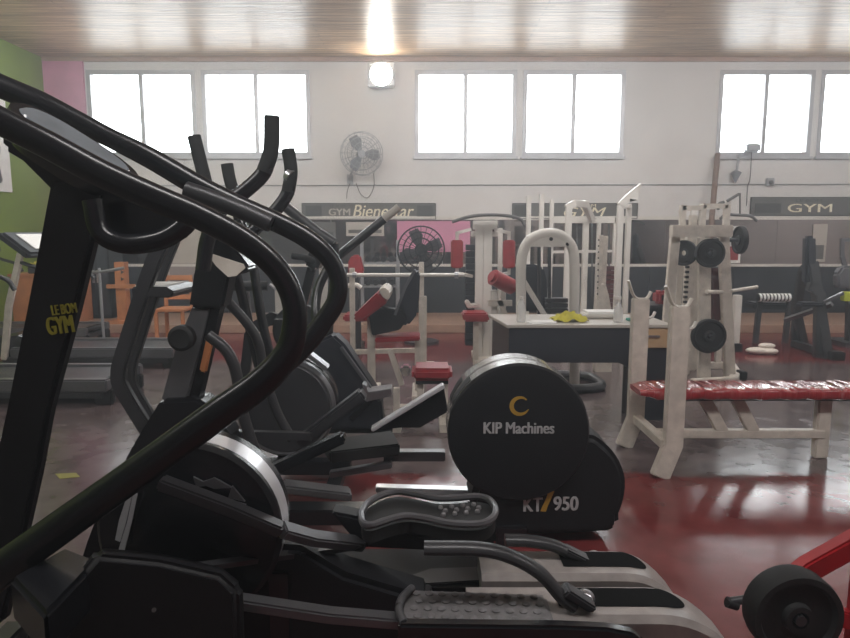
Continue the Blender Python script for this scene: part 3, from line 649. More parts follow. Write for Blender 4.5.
# ================================================================== TREADMILLS ON THE LEFT
def treadmill(y0, y1, xe, label):
    xs = xe-1.9; ym = (y0+y1)/2
    r = thing('treadmill', label, 'treadmill', (xe-.95, ym, 0), 'treadmills along the left side')
    MB().bx(xs+.25, xe-.04, y0+.1, y1-.1, .17, .215).build('running_belt', 'char', r, .008)
    for s in (y0, y1-.1): MB().bx(xs+.1, xe, s, s+.1, .12, .235).build('side_rail', 'grey', r, .015)
    MB().bx(xs, xe-.05, y0+.02, y1-.02, .06, .125).build('deck_frame', 'char', r, .01)
    MB().cyl((xe-.06, y0+.1, .19), (xe-.06, y1-.1, .19), .035).build('rear_roller', 'rubber', r)
    for s in (y0+.04, y1-.12):
        MB().bx(xe-.14, xe+.02, s, s+.08, .0, .14).build('rear_foot', 'rubber', r, .015)
    MB().loft([[V((x, y, z)) for y, z in ((y0+.06, .12), (y0+.1, zz), (y1-.1, zz), (y1-.06, .12))] for x, zz in ((xs-.3, .16), (xs-.15, .33), (xs+.15, .36), (xs+.3, .24))]).build('motor_hood', 'black', r, .02)
    for s in (y0+.03, y1-.03):
        MB().bars([(xs+.02, s, .1), (xs+.12, s, .7), (xs+.3, s, 1.28)], .05, .07).build('upright', 'worn', r, .01)
        MB().tube([(xs+.28, s, 1.18), (xs+.45, s, 1.12), (xs+.65, s, 1.05), (xs+.72, s, .95)], .022).build('handrail', 'black', r)
    a = Matrix.Rotation(math.radians(38), 3, 'Y')
    MB().box((xs+.26, ym, 1.36), (.4, y1-y0+.06, .09), a).build('console', 'blackmatte', r, .03)
    MB().box(V((xs+.26, ym, 1.36))+a @ V((0, 0, .05)), (.26, .46, .012), a).build('screen', 'paper', r, .004)
    return r
treadmill(5.5, 6.25, W(112, 385, 5.6).x, 'grey treadmill nearer the camera, behind the front post with GYM sticker')
treadmill(7.05, 7.8, W(178, 355, 7.2).x, 'grey treadmill further back, its rear end by the bent uprights')
treadmill(8.55, 9.25, W(158, 345, 8.7).x-.9, 'farthest treadmill at left, before the wooden desk')

# left rear furniture
def wooden_desk():
    c = F(20, 338); y0 = 9.72; zf = .12
    r = thing('wooden_desk', 'orange wooden desk against the left back corner', 'desk', (-5.6, y0, zf))
    MB().bx(-6.25, -5.25, y0, y0+.6, zf+.72, zf+.76).build('desktop', 'orange', r, .005)
    MB().bx(-6.22, -5.3, y0+.02, y0+.05, zf+.05, zf+.72).build('front_panel', 'orange', r)
    for x in (-6.22, -5.34): MB().bx(x, x+.04, y0+.02, y0+.58, zf, zf+.72).build('side_panel', 'orange', r)
    f = thing('flower_box', 'small yellow flower box on the wooden desk', 'plant box', (-5.75, y0+.2, zf+.76))
    MB().bx(-6.0, -5.55, y0+.1, y0+.3, zf+.76, zf+.86).build('box', 'black', f, .01)
    m = MB()
    for i in range(14): m.ball((-5.98+.41*i/13, y0+.2+random.uniform(-.07, .07), zf+.88+random.uniform(0, .06)), .035, seg=8)
    m.build('flowers', 'cloth', f)
wooden_desk()
xa, xb = W(84, 280, 10.4).x, W(110, 280, 10.4).x
r = thing('dark_cabinet', 'tall dark cabinet on the platform behind the treadmills', 'cabinet', ((xa+xb)/2, 10.6, .12))
MB().bx(xa, xb, 10.4, 10.9, .12, 1.45).build('body', 'blackmatte', r, .01)
for i in (0, 1):
    MB().bx(xa+.02+i*(xb-xa)/2, xa-.02+(i+1)*(xb-xa)/2, 10.38, 10.4, .18, 1.4).build('door', 'navy', r, .004)
    MB().bx((xa+xb)/2-.05+i*.07, (xa+xb)/2-.02+i*.07, 10.35, 10.38, .7, .9).build('handle', 'silver', [o for o in COL.objects if o.parent == r][-1])
xa, xb = W(117, 290, 9.9).x, W(127, 290, 9.9).x
r = thing('wooden_stand', 'narrow light wood stand with crossbar beside the dark cabinet', 'stand', ((xa+xb)/2, 9.95, .12))
MB().bx(xa, xb, 9.85, 10.0, .12, W(120, 262, 9.9).z).build('post', 'orange', r, .006)
MB().bx(xa-.12, xb+.16, 9.82, 9.85, W(120, 288, 9.9).z, W(120, 284, 9.9).z).build('crossbar', 'orange', r)
MB().bx(xa-.1, xb+.1, 9.75, 10.05, .12, .17).build('base', 'orange', r)
m = MB()
for z in (272, 279): m.lathe(W(122, z, 9.84), [(.035, 0), (.03, -.008)], (0, 1, 0), 3)
m.build('mark', 'blackmatte', r)
# orange chair
c = V((W(166, 320, 8.6).x, 8.9, 0))
r = thing('wooden_chair', 'orange wooden chair seen behind the bent uprights', 'chair', c)
MB().box(c+V((0, 0, .45)), (.42, .42, .04)).build('seat', 'orange', r, .01)
for sx in (-.18, .18):
    for sy in (-.18, .18): MB().box(c+V((sx, sy, .215)), (.045, .045, .43)).build('leg', 'orange', r, .006)
    MB().box(c+V((sx, .19, .68)), (.045, .04, .46)).build('back_post', 'orange', r, .006)
for z in (.6, .74, .87): MB().box(c+V((0, .19, z)), (.36, .025, .07)).build('back_slat', 'orange', r, .006)
# white pole stand with wire hanger bar and red tag
c = W(95, 268, 8.0)
r = thing('hanger_stand', 'thin grey stand with bent top bar beside the front post', 'stand', (c.x, 8.0, 0))
MB().tube([(c.x+.05, 8.0, 0), (c.x+.05, 8.0, c.z)], .018, sm=False, seg=8).build('pole', 'wire', r)
MB().tube([W(84, 266, 8), W(87, 272, 8), W(100, 272, 8), W(124, 268, 8)], .02, seg=8).build('bar', 'silver', r)
MB().bx(c.x-.22, c.x+.3, 7.85, 8.15, 0, .03).build('base', 'char', r)
MB().plate([(82, 273), (86, 273), (87, 281), (82, 281)], 7.97, .03).build('tag', 'redpaint', r)

# ================================================================== BENCH (foreground right)
r = thing('weight_bench', 'white bench press bench with long red pad and two tall uprights', 'bench', (2.0, 4.15, 0))
un, uf = F(670, 477), F(640, 447)
yn, yf = 3.88, 4.46
xn, xf = W(676, 380, yn).x, W(637, 380, yf).x
for Y, px, top, fx in ((yn, 676, 306, -.09), (yf, 637, 298, -.09)):
    x = W(px, 380, Y).x; zt_ = W(px, top, Y).z
    MB().bar((x, Y, .3), (x, Y, zt_), .06, .115).build('upright', 'worn', r, .008)
    MB().bars([(x, Y, .34), (x, Y, .2), (x-.085, Y-.03, 0)], .06, .112).build('foot', 'worn', r, .006)
    s = 1
    MB().tube([(x-.09, Y, zt_+.12), (x-.05, Y, zt_+.02), (x, Y, zt_-.01), (x+.045, Y, zt_-.0), (x+.07, Y, zt_+.045)], .009, .025, seg=8).build('bar_hook', 'worn', r)
    MB().tube([(x+.05, Y, zt_-.14), (x+.085, Y, zt_-.13), (x+.105, Y, zt_-.095)], .008, .02, seg=8).build('lower_hook', 'white', r)
xm = (xn+xf)/2
MB().bar((xm-.02, yn, .2), (xm-.02, yf, .2), .06, .06, (1, 0, 0)).build('cross_brace', 'worn', r, .005)
xl = W(823, 430, 4.2).x; ym = 4.2
MB().bar((xm, ym, .17), (xl, ym, .17), .06, .055).build('spine_bar', 'worn', r, .005)
for px0, px1 in ((703, 722), (735, 753)):
    a, b = W(px0, 404, ym), W(px1, 437, ym); MB().bar((a.x, ym, .42), (b.x, ym, .18), .05, .075).build('brace', 'worn', r, .005)
MB().bar((xm+.12, ym, .42), (xm+.12, ym, .18), .05, .07).build('support', 'worn', r, .005)
MB().bx(xl-.052, xl+.04, 4.18, 4.24, 0, .42).build('rear_leg', 'worn', r, .008)
MB().bx(xm+.02, xl+.35, 4.15, 4.3, .405, .425).build('pad_board', 'blackmatte', r)
x0, x1 = W(632, 392, 4.1).x+.06, xl+.42
m = MB(); rings = []
k = 30
for i in range(k+1):
    x = x0+(x1-x0)*i/k; e = min(1, min(i, k-i)/2.0); sag = .004*math.sin(i*2.1)
    ww = (.15 if e >= 1 else .15*(.75+.25*e)); hh = .04*(.45+.55*e)
    rings.append([V((x, 4.22+ww*math.copysign(abs(math.cos(t))**.35, math.cos(t)), .463+sag+hh*math.copysign(abs(math.sin(t))**.5, math.sin(t)))) for t in [2*PI*j/20 for j in range(20)]])
m.loft(rings); m.build('pad', 'redwrap', r, 0, sharp=60)
# ================================================================== DESK
ty0, ty1, tz = 5.04, 5.72, .78
xa, xb = W(507, 326, ty0).x, W(674, 326, ty0).x
r = thing('reception_desk', 'grey-topped desk with black front panel and tan drawer', 'desk', ((xa+xb)/2, (ty0+ty1)/2, 0))
MB().prism([V((xa, ty0, tz)), V((xb, ty0, tz)), V((xb, ty1, tz)), V((W(488, 314, ty1).x, ty1, tz))], (0, 0, -.025)).build('desktop', 'desktop', r, .004)
xd = W(620, 345, ty0).x
MB().prism([V((xa+.02, ty0+.02, tz-.025)), V((xd+.1, ty0+.02, tz-.025)), V((xd+.1, ty0+.02, .43)), V((xd, ty0+.02, .475)), V((xa+.02, ty0+.02, .475))], (0, .02, 0)).build('front_panel', 'navy', r)
MB().prism([V((xa+.02, ty0+.03, tz-.025)), V((W(490, 314, ty1).x+.02, ty1-.02, tz-.025)), V((W(490, 314, ty1).x+.02, ty1-.02, .4)), V((xa+.02, ty0+.03, .4))], (.02, 0, 0)).build('side_panel', 'char', r)
for x, y in ((xa+.04, ty0+.05), (xa-.02, ty1-.05)): MB().bx(x, x+.05, y-.02, y+.03, 0, .5).build('leg', 'char', r)
p0 = W(634, 340, ty0).x
MB().bx(p0+.03, xb-.02, ty0+.04, ty0+.34, .0, tz-.025).build('pedestal', 'navy', r)
MB().bx(p0, xb-.03, ty0+.01, ty0+.04, .595, tz-.03).build('drawer', 'tan', r, .004)
D = [o for o in COL.objects if o.parent == r][-1]; MB().bar((p0+.1, ty0, .69), (p0+.2, ty0, .69), .015, .015).build('handle', 'silver', D)
# things on the desk
c = F(521, 322, tz); r = thing('water_bottle', 'clear plastic bottle standing on left end of desk', 'bottle', c)
MB().lathe(c, [(.032, 0), (.036, .01), (.036, .12), (.03, .15), (.014, .175), (.014, .19)], (0, 0, 1), 20).build('body', 'plastic', r)
MB().lathe(c+V((0, 0, .188)), [(.016, 0), (.016, .02)], (0, 0, 1), 16).build('cap', 'white', r)
c = F(569, 321, tz)
m = MB(); NX, NY = 14, 8; vs = []; fs = []
for j in range(NY+1):
    for i in range(NX+1):
        u, v = i/NX-.5, j/NY-.5
        d = max(0, 1-(u*u*3.4+v*v*3.6)); z = .012+.075*d*(.75+.25*math.sin(i*1.9+j*.8))+.012*math.sin(j*2.3+i)
        vs.append(c+V((u*.28+.01*math.sin(j*3), v*.2, max(.004, z))))
for j in range(NY):
    for i in range(NX): q = j*(NX+1)+i; fs.append((q, q+1, q+NX+2, q+NX+1))
m.faces(vs, fs); tag(m.build('crumpled_cloth', 'cloth', sharp=70), 'crumpled yellow-green cloth on the desk', 'cloth')
c = F(541, 323, tz)
m = MB(); m.box(c+V((0, 0, .004)), (.2, .13, .006), Matrix.Rotation(.2, 3, 'Z')).box(c+V((.03, .03, .01)), (.2, .12, .004), Matrix.Rotation(-.15, 3, 'Z'))
tag(m.build('loose_papers', 'paper'), 'loose white papers on the desk beside the bottle', 'papers')
c = F(600, 317, tz); r = thing('paper_tray', 'white tray of papers on the desk beside spray bottle', 'tray', c)
MB().box(c+V((0, 0, .02)), (.3, .22, .03)).build('tray', 'white', r, .008); MB().box(c+V((.01, 0, .045)), (.27, .19, .02)).build('papers', 'paper', r)
c = F(618, 322, tz); r = thing('spray_bottle', 'clear spray bottle with white trigger on right of desk', 'bottle', c)
MB().lathe(c, [(.034, 0), (.038, .012), (.037, .1), (.02, .14), (.013, .16)], (0, 0, 1), 20).build('body', 'plastic', r)
MB().box(c+V((-.012, 0, .195)), (.06, .025, .03)).cyl(c+V((0, 0, .155)), c+V((0, 0, .19)), .014).box(c+V((-.03, 0, .17)), (.008, .012, .04)).build('trigger_head', 'white', r, .003)
c = F(634, 321, tz); m = MB(); m.box(c+V((0, 0, .012)), (.1, .1, .022), Matrix.Rotation(.3, 3, 'Z')); tag(m.build('folded_cloth', 'teal', None, .006), 'small folded teal cloth on the desk behind bench upright', 'cloth')

# ================================================================== WHITE ARCH MACHINE
YA = 6.3
r = thing('arch_machine', 'white tubular arch machine with black backrest behind the desk', 'exercise machine', (W(548, 380, YA).x, YA, 0))
pa = [(521, 378), (521, 300), (521, 268), (523, 252), (530, 240), (543, 234), (556, 234), (566, 239), (573, 250), (574.5, 268), (574.5, 300), (574.5, 385)]
MB().tube([W(x, y, YA) for x, y in pa], .05, .045, seg=14).build('arch_frame', 'white', r)
MB().bar(W(526, 241.5, YA), W(569, 241.5, YA), .06, .1).build('crossplate', 'white', r, .004)
m = MB()
for x, y in ((551, 239), (567.5, 244)): m.lathe(W(x, y, YA-.03), [(.001, -.012), (.018, -.01), (.018, .01)], (0, 1, 0), 14)
m.build('bolt', 'blackmatte', r)
bk = [(519, 296), (519, 272), (524, 265), (534, 264), (544, 268), (547, 280), (547, 310), (519, 312)]
MB().plate(bk, YA+.3, .09).build('backrest', 'navy', r, .02)
for x in (539, 549.5): MB().tube([W(x, 247, YA+.12), W(x, 360, YA+.12)], .018, sm=False, seg=8).build('guide_rod', 'char', r)
m = MB()
for i in range(9): m.box(W(556, 300+i*5, YA+.14), (.22, .1, .042))
m.build('weight_stack', 'char', r, .004)
MB().bar(W(523, 280, YA+.1), W(545, 316, YA+.1), .05, .05).bar(W(520, 330, YA+.1), W(575, 330, YA+.1), .05, .05).build('brace', 'white', r)
b0, b1 = F(528, 378), F(597, 378)
MB().tube([V((W(521, 378, YA).x, YA, .04)), V((W(521, 378, YA).x, 6.05, .04)), V((W(560, 378, 6.0).x, 5.97, .04)), V((W(592, 385, 6).x, 6.0, .04)), V((W(600, 380, 6.2).x, 6.15, .04)), V((W(592, 376, 6.35).x, 6.5, .04)), V((W(560, 376, 6.5).x, 6.6, .04))], .05, .045, seg=10, ref=(0, 0, 1)).build('floor_frame', 'char', r)

# ================================================================== RED-PAD CABLE MACHINE
YR = 7.5
r = thing('cable_machine', 'white cable machine with red arm pads and curved lat bar', 'exercise machine', (W(484, 350, YR).x, YR, 0), )
def post(x, top, bot, Y, w=.09, d=.07, m='white', name='post', x2=None):
    a, b = W(x2 if x2 is not None else x, bot, Y), W(x, top, Y)
    return MB().bar(a, b, d, w).build(name, m, r, .006)
zb = 0
def fpost(x, top, Y, w=.09, d=.07, m='white', name='post', z0=0):
    b = W(x, top, Y); return MB().bar((b.x, Y, z0), b, d, w).build(name, m, r, .006)
fpost(479.5, 224, YR); fpost(488, 224, YR, .1); fpost(500.5, 228, YR+.3, .05)
m = MB()
xs0 = W(471, 300, YR+.12).x
for i in range(16): m.box((xs0, YR+.15, .2+i*.075), (.13, .12, .066))
m.build('weight_stack', 'navy', r, .004)
for px in (457, 509):
    p0, p1 = W(px, 268, YR-.02), W(px, 240, YR-.02)
    MB().cyl(p0, p1, .072, seg=18).build('arm_pad', 'red', r, .015)
    MB().bars([p1, p1+V((0, 0, .08)), p1+V((.16 if px < 480 else -.16, .05, .12))], .04, .035).build('pad_arm', 'white', r)
    MB().bars([p0+V((0, 0, -.0)), p0+V((.0, 0, -.06)), p0+V((.18 if px < 480 else -.18, .08, -.1))], .04, .035).build('pad_arm', 'white', r)
MB().tube([W(452, 222, YR-.1), W(468, 217, YR-.1), W(484, 215, YR-.1), (W(505, 215.5, YR-.1)), W(520, 219, YR-.1), W(525, 226, YR-.1)], .018, seg=8).build('lat_bar', 'cable', r)
MB().bar(W(473, 225, YR), W(497, 225, YR), .1, .1).bar(W(472, 234, YR), W(497, 234, YR+.1), .08, .06).build('top_beam', 'white', r, .006)
MB().plate([(462, 313), (488, 313), (490, 322), (464, 322)], YR-.35, .3).build('seat', 'red', r, .02)
MB().bar(W(476, 322, YR-.2), (W(476, 322, YR-.2).x, YR-.2, 0), .06, .06).build('seat_post', 'worn', r)
MB().bars([W(466, 300, YR-.1), W(469, 306, YR-.1), W(480, 305, YR)], .05, .05).build('foot_bar', 'white', r, .01)
MB().bx(W(474, 300, YR).x, W(504, 300, YR).x, YR-.3, YR+.4, 0, .06).build('base', 'worn', r, .006)
# red rolled pad on a leg machine before it
YL = 6.75
r = thing('leg_curl_machine', 'white leg machine with fat red roller pad left of the white arch', 'exercise machine', (W(500, 350, YL).x, YL, 0))
MB().cyl(W(491, 276, YL-.05), W(514, 288, YL+.1), .085, seg=20).build('roller_pad', 'red', r, .03)
fpost(494, 290, YL+.1, .06); fpost(503, 290, YL+.25, .06)
MB().bars([W(499, 300, YL), W(507, 318, YL), W(514, 335, YL)], .05, .05).bar(W(488, 303, YL), W(512, 303, YL), .05, .06).build('lever', 'worn', r)
MB().bx(W(488, 300, YL).x, W(516, 300, YL).x, YL-.2, YL+.4, 0, .06).build('base', 'worn', r, .006)

# ================================================================== WHITE CABLE CROSSOVER
YX = 8.3
r = thing('cable_crossover', 'tall white cable crossover frame behind the desk', 'exercise machine', (W(595, 340, YX).x, YX, 0))
for x, t, Y, w in ((529, 196, YX+.9, .06), (542, 194, YX+.9, .06), (552, 200, YX+.9, .05), (569, 206, YX, .075), (586, 222, YX+.9, .08), (599, 222, YX+.9, .05), (616, 216, YX+.9, .06), (620.5, 205, YX-.1, .075), (629, 206, YX+.4, .065)):
    fpost(x, t, Y, w)
MB().bars([W(620, 206, YX-.1), W(629, 197, YX-.1), W(635, 192, YX-.1), W(633, 200, YX-.1)], .08, .09).build('pulley_arm', 'white', r, .006)
MB().bars([W(566, 208, YX), W(574, 204, YX), W(585, 204, YX+.3), W(592, 220, YX+.9)], .08, .08).bar(W(552, 220, YX+.9), W(625, 220, YX+.9), .07, .09).bar(W(620, 207, YX), W(630, 206, YX+.4), .06, .06).build('top_beam', 'white', r, .006)
for x in (577, 592, 609): MB().tube([W(x, 224, YX+.88), W(x, 300, YX+.88)], .012, sm=False, seg=8).build('cable', 'cable', r)
MB().bar(W(551, 252, YX+.5), W(612, 251, YX+.5), .03, .035).build('pull_bar', 'white', r)
m = MB()
for i in range(12): m.box(W(608, 268+i*4.6, YX+.8), (.24, .1, .052))
m.build('weight_stack', 'maroon', r, .004)
MB().bx(W(527, 330, YX).x, W(632, 330, YX).x, YX-.15, YX+.95, .0, .05).build('base', 'worn', r, .006)
# white weight stack upright leaning at desk end (standing parallel bars)
YS = 6.95
r = thing('perforated_post', 'short white perforated upright on flared foot behind paper tray', 'stand', (W(601, 340, YS).x, YS, 0))
MB().bar((W(597, 340, YS).x, YS, 0), W(601, 235, YS), .05, .045).bar((W(601, 340, YS).x, YS+.06, 0), W(605.5, 236, YS+.06), .05, .05).build('post', 'worn', r, .005)
MB().plate([(597, 308), (600, 285), (606, 284), (609, 295), (612, 312), (612, 395), (596, 395)], YS-.05, .16).build('foot', 'worn', r, .01)
m = MB()
for i in range(10): m.cyl(W(598.8-.35*i/2.5, 240+i*6, YS-.035), W(598.8-.35*i/2.5, 240+i*6, YS-.02), .009, seg=8)
m.build('pin_hole', 'blackmatte', r)

# ================================================================== PLATE MACHINE (right of bench uprights)
YP = 6.5
r = thing('plate_machine', 'worn white plate-loaded machine frame behind the red bench', 'exercise machine', (W(706, 375, YP).x, YP, 0))
MB().bar(W(671, 231, YP-.1), W(731, 231, YP-.1), .1, .115).build('top_beam', 'worn', r, .006)
for (x0, y0, x1, Y, w) in ((675, 236, 662, YP, .09), (690.5, 236, 684, YP+.3, .09), (704, 238, 704, YP-.12, .115), (723, 236, 730, YP, .1), (693, 215, 691, YP+.5, .07)):
    t = W(x0, y0, Y); fl = F(x1, 380); MB().bar((W(x1, 378, Y).x, Y, .0), t, .07, w).build('post', 'worn', r, .006)
for x0, x1, y in ((682, 700, 208), (703, 727, 206)): MB().bar(W(x0, y, YP+.6), W(x1, y, YP+.6), .05, .05).build('upper_bar', 'worn', r)
for x in (703, 727, 683): MB().bar((W(x, 205, YP+.6).x, YP+.6, .0), W(x, 205, YP+.6), .05, .06).build('rear_post', 'worn', r)
for i in range(11): MB().box(W(687.5-.3*i, 262+i*5, YP-.0), (.03, .04, .025)).build('pin_slot', 'blackmatte', r)
MB().plate([(711, 268), (722, 268), (722, 322), (712, 322)], YP+.05, .07).build('back_pad', 'maroon', r, .02)
MB().cyl(W(707, 292, YP-.2), W(722, 292, YP-.1), .02).cyl(W(731, 291, YP-.05), W(757, 287, YP+.1), .018).build('weight_peg', 'worn', r)
for q in (W(710, 253, YP-.35), W(708.5, 336, YP-.38)): MB().cyl(q+V((0, -.09, 0)), q+V((0, .26, 0)), .022).build('weight_peg', 'char', r)
q = W(740, 240, YP+.0); MB().cyl(q+V((-.24, 0, 0)), q+V((.07, 0, 0)), .02).build('weight_peg', 'char', r)
MB().bars([V((W(690, 380, YP-.2).x, YP-.25, .035)), V((W(735, 380, YP-.2).x, YP-.15, .035)), V((W(744, 376, YP).x, YP+.15, .035)), V((W(735, 370, YP+.5).x, YP+.6, .035)), V((W(690, 370, YP+.5).x, YP+.6, .035))], .07, .08, (0, 0, 1)).build('floor_frame', 'worn', r, .006)
MB().bx(W(741, 374, YP).x, W(748, 374, YP).x, YP, YP+.12, 0, .09).build('rubber_foot', 'rubber', r, .01)
def disc(c, R, th, axis, label, hub='char'):
    c = V(c); t = thing('weight_plate', label, 'weight plate', c)
    def hollow(prof, sg):
        ax = V(axis).normalized(); u = V((0, 0, 1)); w = ax.cross(u)
        rg = [[c+(u*math.cos(2*PI*k/sg)+w*math.sin(2*PI*k/sg))*q+ax*h for k in range(sg)] for q, h in prof]
        return MB().loft(rg+[rg[0]], False) if False else rg
    def torus(prof, sg):
        rg = hollow(prof, sg); m = MB(); bv = [[m.bm.verts.new(v) for v in q] for q in rg]
        for i in range(len(bv)):
            a, b = bv[i], bv[(i+1) % len(bv)]
            for k in range(sg): m.bm.faces.new((a[k], a[(k+1) % sg], b[(k+1) % sg], b[k]))
        return m
    torus([(.028, -th/2), (R*.3, -th/2), (R*.34, -th*.3), (R*.78, -th*.3), (R*.84, -th/2), (R*.97, -th/2), (R, -th*.3), (R, th*.3), (R*.97, th/2), (.028, th/2)], 40).build('disc', 'rubber', t)
    torus([(.028, -th*.57), (.046, -th*.57), (.046, -th*.45), (.028, -th*.45)], 20).build('hub_ring', hub, t)
    return t
disc(W(710, 253, YP-.35), .137, .06, (0, 1, 0), 'black plate high on the front peg of plate machine')
disc(W(708.5, 336, YP-.38), .165, .06, (0, 1, 0), 'shiny black plate low on the front peg of plate machine')
disc(W(740, 240, YP+.0), .138, .05, (1, 0, 0), 'black plate seen edge-on at right side of plate machine')
disc(W(684, 253, YP+.1), .13, .05, (.6, .8, 0), 'black plate half hidden between left posts of plate machine')
# dark plates and red bag behind left post
c = W(664, 297, 7.5); r = thing('sports_bag', 'small red and black bag on a box behind the plate machine', 'bag', c)
MB().box(c, (.22, .18, .15)).build('body', 'red', r, .03); MB().tube([c+V((-.06, -.05, .07)), c+V((0, -.05, .12)), c+V((.06, -.05, .07))], .01).build('handle', 'black', r); MB().box(c+V((0, -.09, 0)), (.12, .02, .06)).build('pocket', 'blackmatte', r)
r = thing('plyo_box', 'black box under the red bag behind the plate machine', 'box', (c.x, 7.5, 0))
zt_ = c.z-.075
MB().bx(c.x-.28, c.x+.2, 7.3, 7.75, 0, zt_-.03).build('body', 'blackmatte', r, .01); MB().bx(c.x-.3, c.x+.22, 7.28, 7.77, zt_-.03, zt_).build('lid', 'char', r, .006)

# cable tower behind with hooks
YT = 9.0
r = thing('pulley_tower', 'tall thin white pulley tower with dark hooked bar near leaning pole', 'exercise machine', (W(722, 330, YT).x, YT, 0))
fpost(694, 207, YT, .08); fpost(703, 204, YT, .08); fpost(728, 200, YT, .07)
MB().bar(W(694, 208, YT), W(728, 206, YT), .06, .06).build('top_beam', 'white', r)
MB().tube([W(718, 210, YT-.1), W(719, 204, YT-.1), W(724, 202, YT-.1)], .02, seg=8).tube([W(727, 201, YT-.1), W(739, 194, YT-.1)], .02, seg=8, sm=False).tube([W(740, 193, YT-.1), W(740, 215, YT-.1)], .012, seg=8, sm=False).build('hook', 'cable', r)
MB().tube([W(720, 219, YT-.1), W(726, 214.5, YT-.1), W(736, 215, YT-.1), W(750, 216, YT-.1), W(757, 221, YT-.1)], .02, seg=8).build('lat_bar', 'cable', r)
MB().bx(W(690, 300, YT).x, W(732, 300, YT).x, YT-.2, YT+.3, 0, .06).build('base', 'worn', r)

# ================================================================== CHARCOAL MACHINE FAR RIGHT
YK = 7.6
r = thing('charcoal_machine', 'charcoal steel machine with upright pad column at right', 'exercise machine', (W(815, 355, YK).x, YK, 0))
m = MB(); fx = F(822, 357); bxk = F(790, 346)
MB().bar((fx.x, 7.65, .0), W(812, 262, 7.9), .09, .12).build('post', 'char', r, .008)
MB().plate([(807, 236), (817, 236), (818, 285), (806, 285)], 7.85, .12).build('pad_column', 'navy', r, .03)
MB().bars([(bxk.x+.12, 8.4, 0), W(796, 310, 8.35), W(803, 270, 8.1), W(812, 262, 7.95)], .08, .1).build('rear_post', 'char', r, .008)
MB().bars([W(808, 286, 7.8), W(815, 288, 7.8), W(820, 296, 7.75), (W(820, 296, 7.75).x+.02, 7.72, .0)], .09, .11).build('front_post', 'char', r, .008)
MB().bars([(bxk.x, 8.45, .05), (fx.x+.05, 7.6, .05)], .09, .08).bars([(bxk.x, 8.45, .09), (bxk.x+.04, 8.5, .5)], .08, .08).build('base', 'char', r, .008)
MB().box((fx.x+.06, 7.6, .05), (.16, .14, .1)).build('rubber_foot', 'rubber', r, .01)
MB().bar(W(785, 320, 8.3), W(832, 304, 7.8), .05, .05).bar(W(824, 302, 7.7), W(843, 293, 7.7), .035, .035).build('lever', 'grey', r)
MB().bx(W(843, 298, 7.7).x, W(852, 298, 7.7).x, 7.66, 7.76, W(846, 301, 7.7).z, W(846, 292, 7.7).z).build('yellow_grip', 'yellowtag', r, .01)
MB().box(W(810, 304, 7.75), (.28, .16, .05)).build('seat', 'navy', r, .02)
# low dark bench with striped bar behind
YB2 = 8.7
r = thing('dumbbell_bench', 'low dark bench with white-striped bar before the navy wall panels', 'bench', (W(773, 330, YB2).x, YB2, 0))
c = W(773, 297.5, YB2)
m = MB(); m.cyl(W(758, 297.5, YB2), W(790, 297.5, YB2), .05, seg=16); m.build('bar', 'blackmatte', r)
m = MB()
for i in range(9): p = W(759.5+i*3.6, 297.5, YB2); m.cyl(p-V((.014, 0, 0)), p+V((.014, 0, 0)), .055, seg=16)
m.build('stripe', 'paper', r)
MB().bx(W(756, 305, YB2).x, W(796, 305, YB2).x, YB2+.05, YB2+.35, c.z-.17, c.z-.08).build('seat', 'navy', r, .02)
for x in (760, 790): MB().bar((W(x, 300, YB2).x, YB2+.05, 0), W(x, 298, YB2+.05), .06, .06).build('leg', 'char', r)
# grey machine at the right edge
r = thing('padded_machine', 'grey padded machine cut off by the right picture edge', 'exercise machine', (W(852, 330, 8.6).x, 8.6, 0))
MB().plate([(838, 274), (844, 266), (866, 266), (866, 290), (838, 288)], 8.5, .14).build('pad', 'grey', r, .03)
MB().bar((W(852, 300, 8.65).x, 8.62, 0), W(852, 272, 8.62), .08, .1).build('post', 'char', r); MB().bx(W(840, 300, 8.6).x, W(868, 300, 8.6).x, 8.4, 8.9, 0, .06).build('base', 'char', r)
MB().bars([W(842, 256, 8.6), W(842, 240, 8.6), W(856, 240, 8.6), W(856, 256, 8.6)], .04, .045).bar(W(842, 256, 8.6), W(846, 270, 8.6), .04, .05).bar(W(856, 256, 8.6), W(854, 270, 8.6), .04, .05).build('top_frame', 'grey', r)
# white upright flat pack beside plate machine
p = W(738, 312, 8.2); r = thing('white_stand', 'short white upright stand on black foot right of the plate machine', 'stand', (p.x, 8.2, 0))
MB().bx(W(734, 300, 8.2).x, W(740.5, 300, 8.2).x, 8.15, 8.25, .1, W(737, 295, 8.2).z).build('body', 'white', r, .006); MB().bx(W(732, 300, 8.2).x, W(742, 300, 8.2).x, 8.1, 8.3, 0, .1).build('foot', 'blackmatte', r)
# white bundle on floor
c = F(761, 354); m = MB()
m.ball(c+V((-.05, 0, .045)), .085, (1.7, 1, .5)).ball(c+V((.08, .03, .1)), .07, (1.5, 1, .5)).ball(c+V((.08, -.02, .04)), .08, (1.5, 1, .5))
tag(m.build('white_bundle', 'wcloth'), 'white cloth bundle lying on the red floor near charcoal machine', 'cloth')

